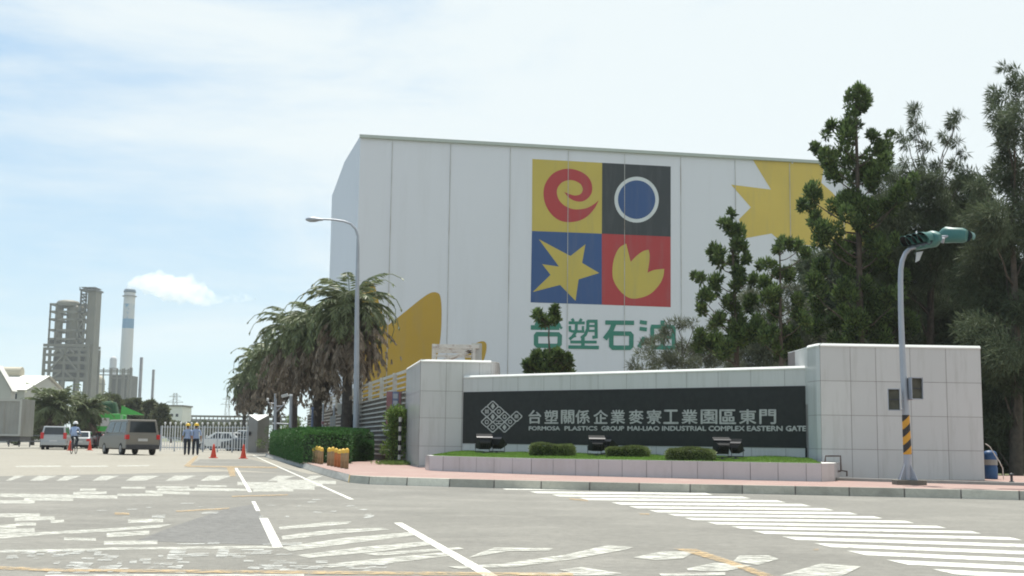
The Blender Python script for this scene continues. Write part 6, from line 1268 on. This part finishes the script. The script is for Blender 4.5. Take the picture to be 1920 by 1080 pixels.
# sheds at the left
def gable(name, x0, x1, ye, yr, Y, depth, m_, lb, ridge_t=.5):
    a, b = dep(x0, ye, Y), dep(x1, ye, Y); zr = dep((x0 + x1) / 2, yr, Y).z; o = empty(name, (a.x, Y, 0), 0, lb, 'shed'); mb = MB(); ze = a.z; xm = a.x + (b.x - a.x) * ridge_t
    mb.mesh([(a.x, Y, 0), (b.x, Y, 0), (b.x, Y, ze), (xm, Y, zr), (a.x, Y, ze), (a.x, Y + depth, 0), (b.x, Y + depth, 0), (b.x, Y + depth, ze), (xm, Y + depth, zr), (a.x, Y + depth, ze)], [(0, 1, 2, 3, 4), (9, 8, 7, 6, 5), (0, 5, 6, 1), (1, 6, 7, 2), (0, 4, 9, 5)]); mb.build('wall', 'shed_wall', o)
    mb = MB(); e = .25; mb.mesh([(a.x - .3, Y - .3, ze - .1), (xm, Y - .3, zr + e), (xm, Y + depth, zr + e), (a.x - .3, Y + depth, ze - .1), (b.x + .3, Y - .3, ze - .1), (b.x + .3, Y + depth, ze - .1)], [(0, 1, 2, 3), (1, 4, 5, 2)]); mb.build('roof', 'far_white', o); return o, a, b, ze, zr
# shed with its long roof slope towards the road
def slope_shed(x0, x1, ye, yr, Y, dep_, lb):
    a, b = dep(x0, ye, Y), dep(x1, ye, Y); zr = dep(x0, yr, Y + dep_).z; ze = a.z; o = empty('white_shed', (a.x, Y, 0), 0, lb, 'shed'); mb = MB()
    mb.mesh([(a.x, Y, 0), (b.x, Y, 0), (b.x, Y, ze), (a.x, Y, ze), (a.x, Y + dep_, 0), (b.x, Y + dep_, 0), (b.x, Y + dep_, zr), (a.x, Y + dep_, zr), (a.x, Y + 2 * dep_, 0), (b.x, Y + 2 * dep_, 0), (b.x, Y + 2 * dep_, ze), (a.x, Y + 2 * dep_, ze)], [(0, 1, 2, 3), (1, 5, 6, 2), (5, 9, 10, 6), (0, 3, 7, 4), (4, 7, 11, 8), (8, 11, 10, 9)]); mb.build('wall', 'shed_wall', o)
    mb = MB(); mb.mesh([(a.x - .5, Y - .6, ze), (b.x + .5, Y - .6, ze), (b.x + .5, Y + dep_, zr + .3), (a.x - .5, Y + dep_, zr + .3), (b.x + .5, Y + 2 * dep_, ze), (a.x - .5, Y + 2 * dep_, ze)], [(0, 1, 2, 3), (3, 2, 4, 5)]); mb.build('roof', 'far_white', o); return o, a, b, ze, zr
o, a, b, ze, zr = slope_shed(-60, 46, 730, 706, 190, 9, 'white roofed shed behind the grey container, with a rounded roof vent')
mb = MB(); vx0, vx1 = dep(-60, 696, 199).x, dep(42, 696, 199).x; z0 = dep(20, 705, 199).z; rr = (dep(20, 688, 199).z - z0) / 1.6; mb.tube([(vx0, 199, z0 + rr * .6), (vx1, 199, z0 + rr * .6)], rr, 16); mb.build('roof_vent', 'beige', o)
mb = MB(); p = dep(27, 744, 189.9); mb.box(p.x - .35, p.x + .35, 189.93, 189.98, p.z - .4, p.z + .5); mb.build('window', 'glass_dark', o)
o, a, b, ze, zr = gable('grey_shed', -70, 21, 731, 688, 170, 1.5, 'far_white', 'grey gable end at the far left edge, in front of the white roofed shed', .7)
# white block, bridge, pylons
a, b = dep(316, 762, 420), dep(341, 790, 420); o = empty('white_block', (a.x, 420, 0), 0, 'small white block house beyond the gate at the left end of the pipe bridge', 'building'); mb = MB(); mb.box(a.x, b.x, 420, 432, 0, a.z); mb.build('wall', 'far_white', o); mb = MB(); mb.box(a.x - .4, b.x + .4, 419.6, 432.4, a.z, a.z + .5); mb.build('roof', 'plant_steel', o); mb = MB(); [mb.box(a.x + t, a.x + t + .9, 419.9, 419.97, a.z - 3.5, a.z - 2.5) for t in (.8, 2.6)]; mb.build('windows', 'glass_dark', o)
o = empty('pipe_bridge', (dep(430, 790, 450).x, 450, 0), 0, 'long grey pipe bridge crossing the horizon behind the gate', 'bridge'); mb = MB(); x0, x1 = dep(336, 780, 450).x, dep(560, 780, 450).x; zA, zB, zC = dep(400, 780.5, 450).z, dep(400, 787, 450).z, dep(400, 793, 450).z
for z, h_ in ((zA, .6), (zB, .35), (zC, .9)):
    for dy in (0, 5): mb.bar((x0, 450 + dy, z), (x1, 450 + dy, z), .5, h_)
nb_ = 28
for k in range(nb_ + 1): x_ = x0 + (x1 - x0) * k / nb_; mb.bar((x_, 450, zC), (x_, 450, zA), .3)
for k in range(6): x_ = x0 + (x1 - x0) * k / 5; mb.bar((x_, 450, 0), (x_, 450, zC), 1.0)
mb.build('truss', 'plant_steel', o); mb = MB(); mb.box(x0, x1, 451, 454, zC - .2, zC + .9); mb.build('pipes', 'stack_grey', o)
for px, py, Y, lb in ((325, 737, 1100, 'lattice power pylon above the white block'), (424, 742, 1300, 'fainter lattice power pylon left of the palm row')):
    b = dep(px, 820, Y); zt_ = dep(px, py, Y).z; o = empty('power_pylon', (b.x, Y, 0), 0, lb, 'pylon'); mb = MB(); wb = 3.4; wt = 1.2
    for sx_ in (-1, 1):
        for sy in (-1, 1): mb.bar((b.x + sx_ * wb, Y + sy * wb, 0), (b.x + sx_ * wt, Y + sy * wt, zt_), .35)
    for k in range(6): z0, z1 = zt_ * k / 6, zt_ * (k + 1) / 6; w0, w1 = wb + (wt - wb) * k / 6, wb + (wt - wb) * (k + 1) / 6; mb.bar((b.x - w0, Y - w0, z0), (b.x + w1, Y - w1, z1), .22); mb.bar((b.x + w0, Y - w0, z0), (b.x - w1, Y - w1, z1), .22)
    mb.build('lattice', 'plant_steel', o); mb = MB()
    for t, w_ in ((.80, 7.5), (.92, 5.5)): mb.bar((b.x - w_, Y, zt_ * t), (b.x + w_, Y, zt_ * t), .4); mb.bar((b.x - w_, Y, zt_ * t), (b.x, Y, zt_ * (t + .07)), .22); mb.bar((b.x + w_, Y, zt_ * t), (b.x, Y, zt_ * (t + .07)), .22)
    mb.build('cross_arms', 'plant_steel', o)

# ================================================================== haze
HAZE = .00019
if HAZE:
    mb = MB(); mb.box(-5800, 5800, -150, 6500, -1.3, 135); o = mb.build('haze', [], label='pale air haze over the whole place', cat='haze', kind='stuff'); Mh = bpy.data.materials.new('haze'); Mh.use_nodes = True; t = Mh.node_tree; t.nodes.clear()
    vo = t.nodes.new('ShaderNodeOutputMaterial'); pv = t.nodes.new('ShaderNodeVolumePrincipled'); pv.inputs['Color'].default_value = (.86, .93, 1, 1); pv.inputs['Density'].default_value = HAZE; pv.inputs['Anisotropy'].default_value = .2; t.links.new(pv.outputs[0], vo.inputs['Volume']); o.data.materials.append(Mh)
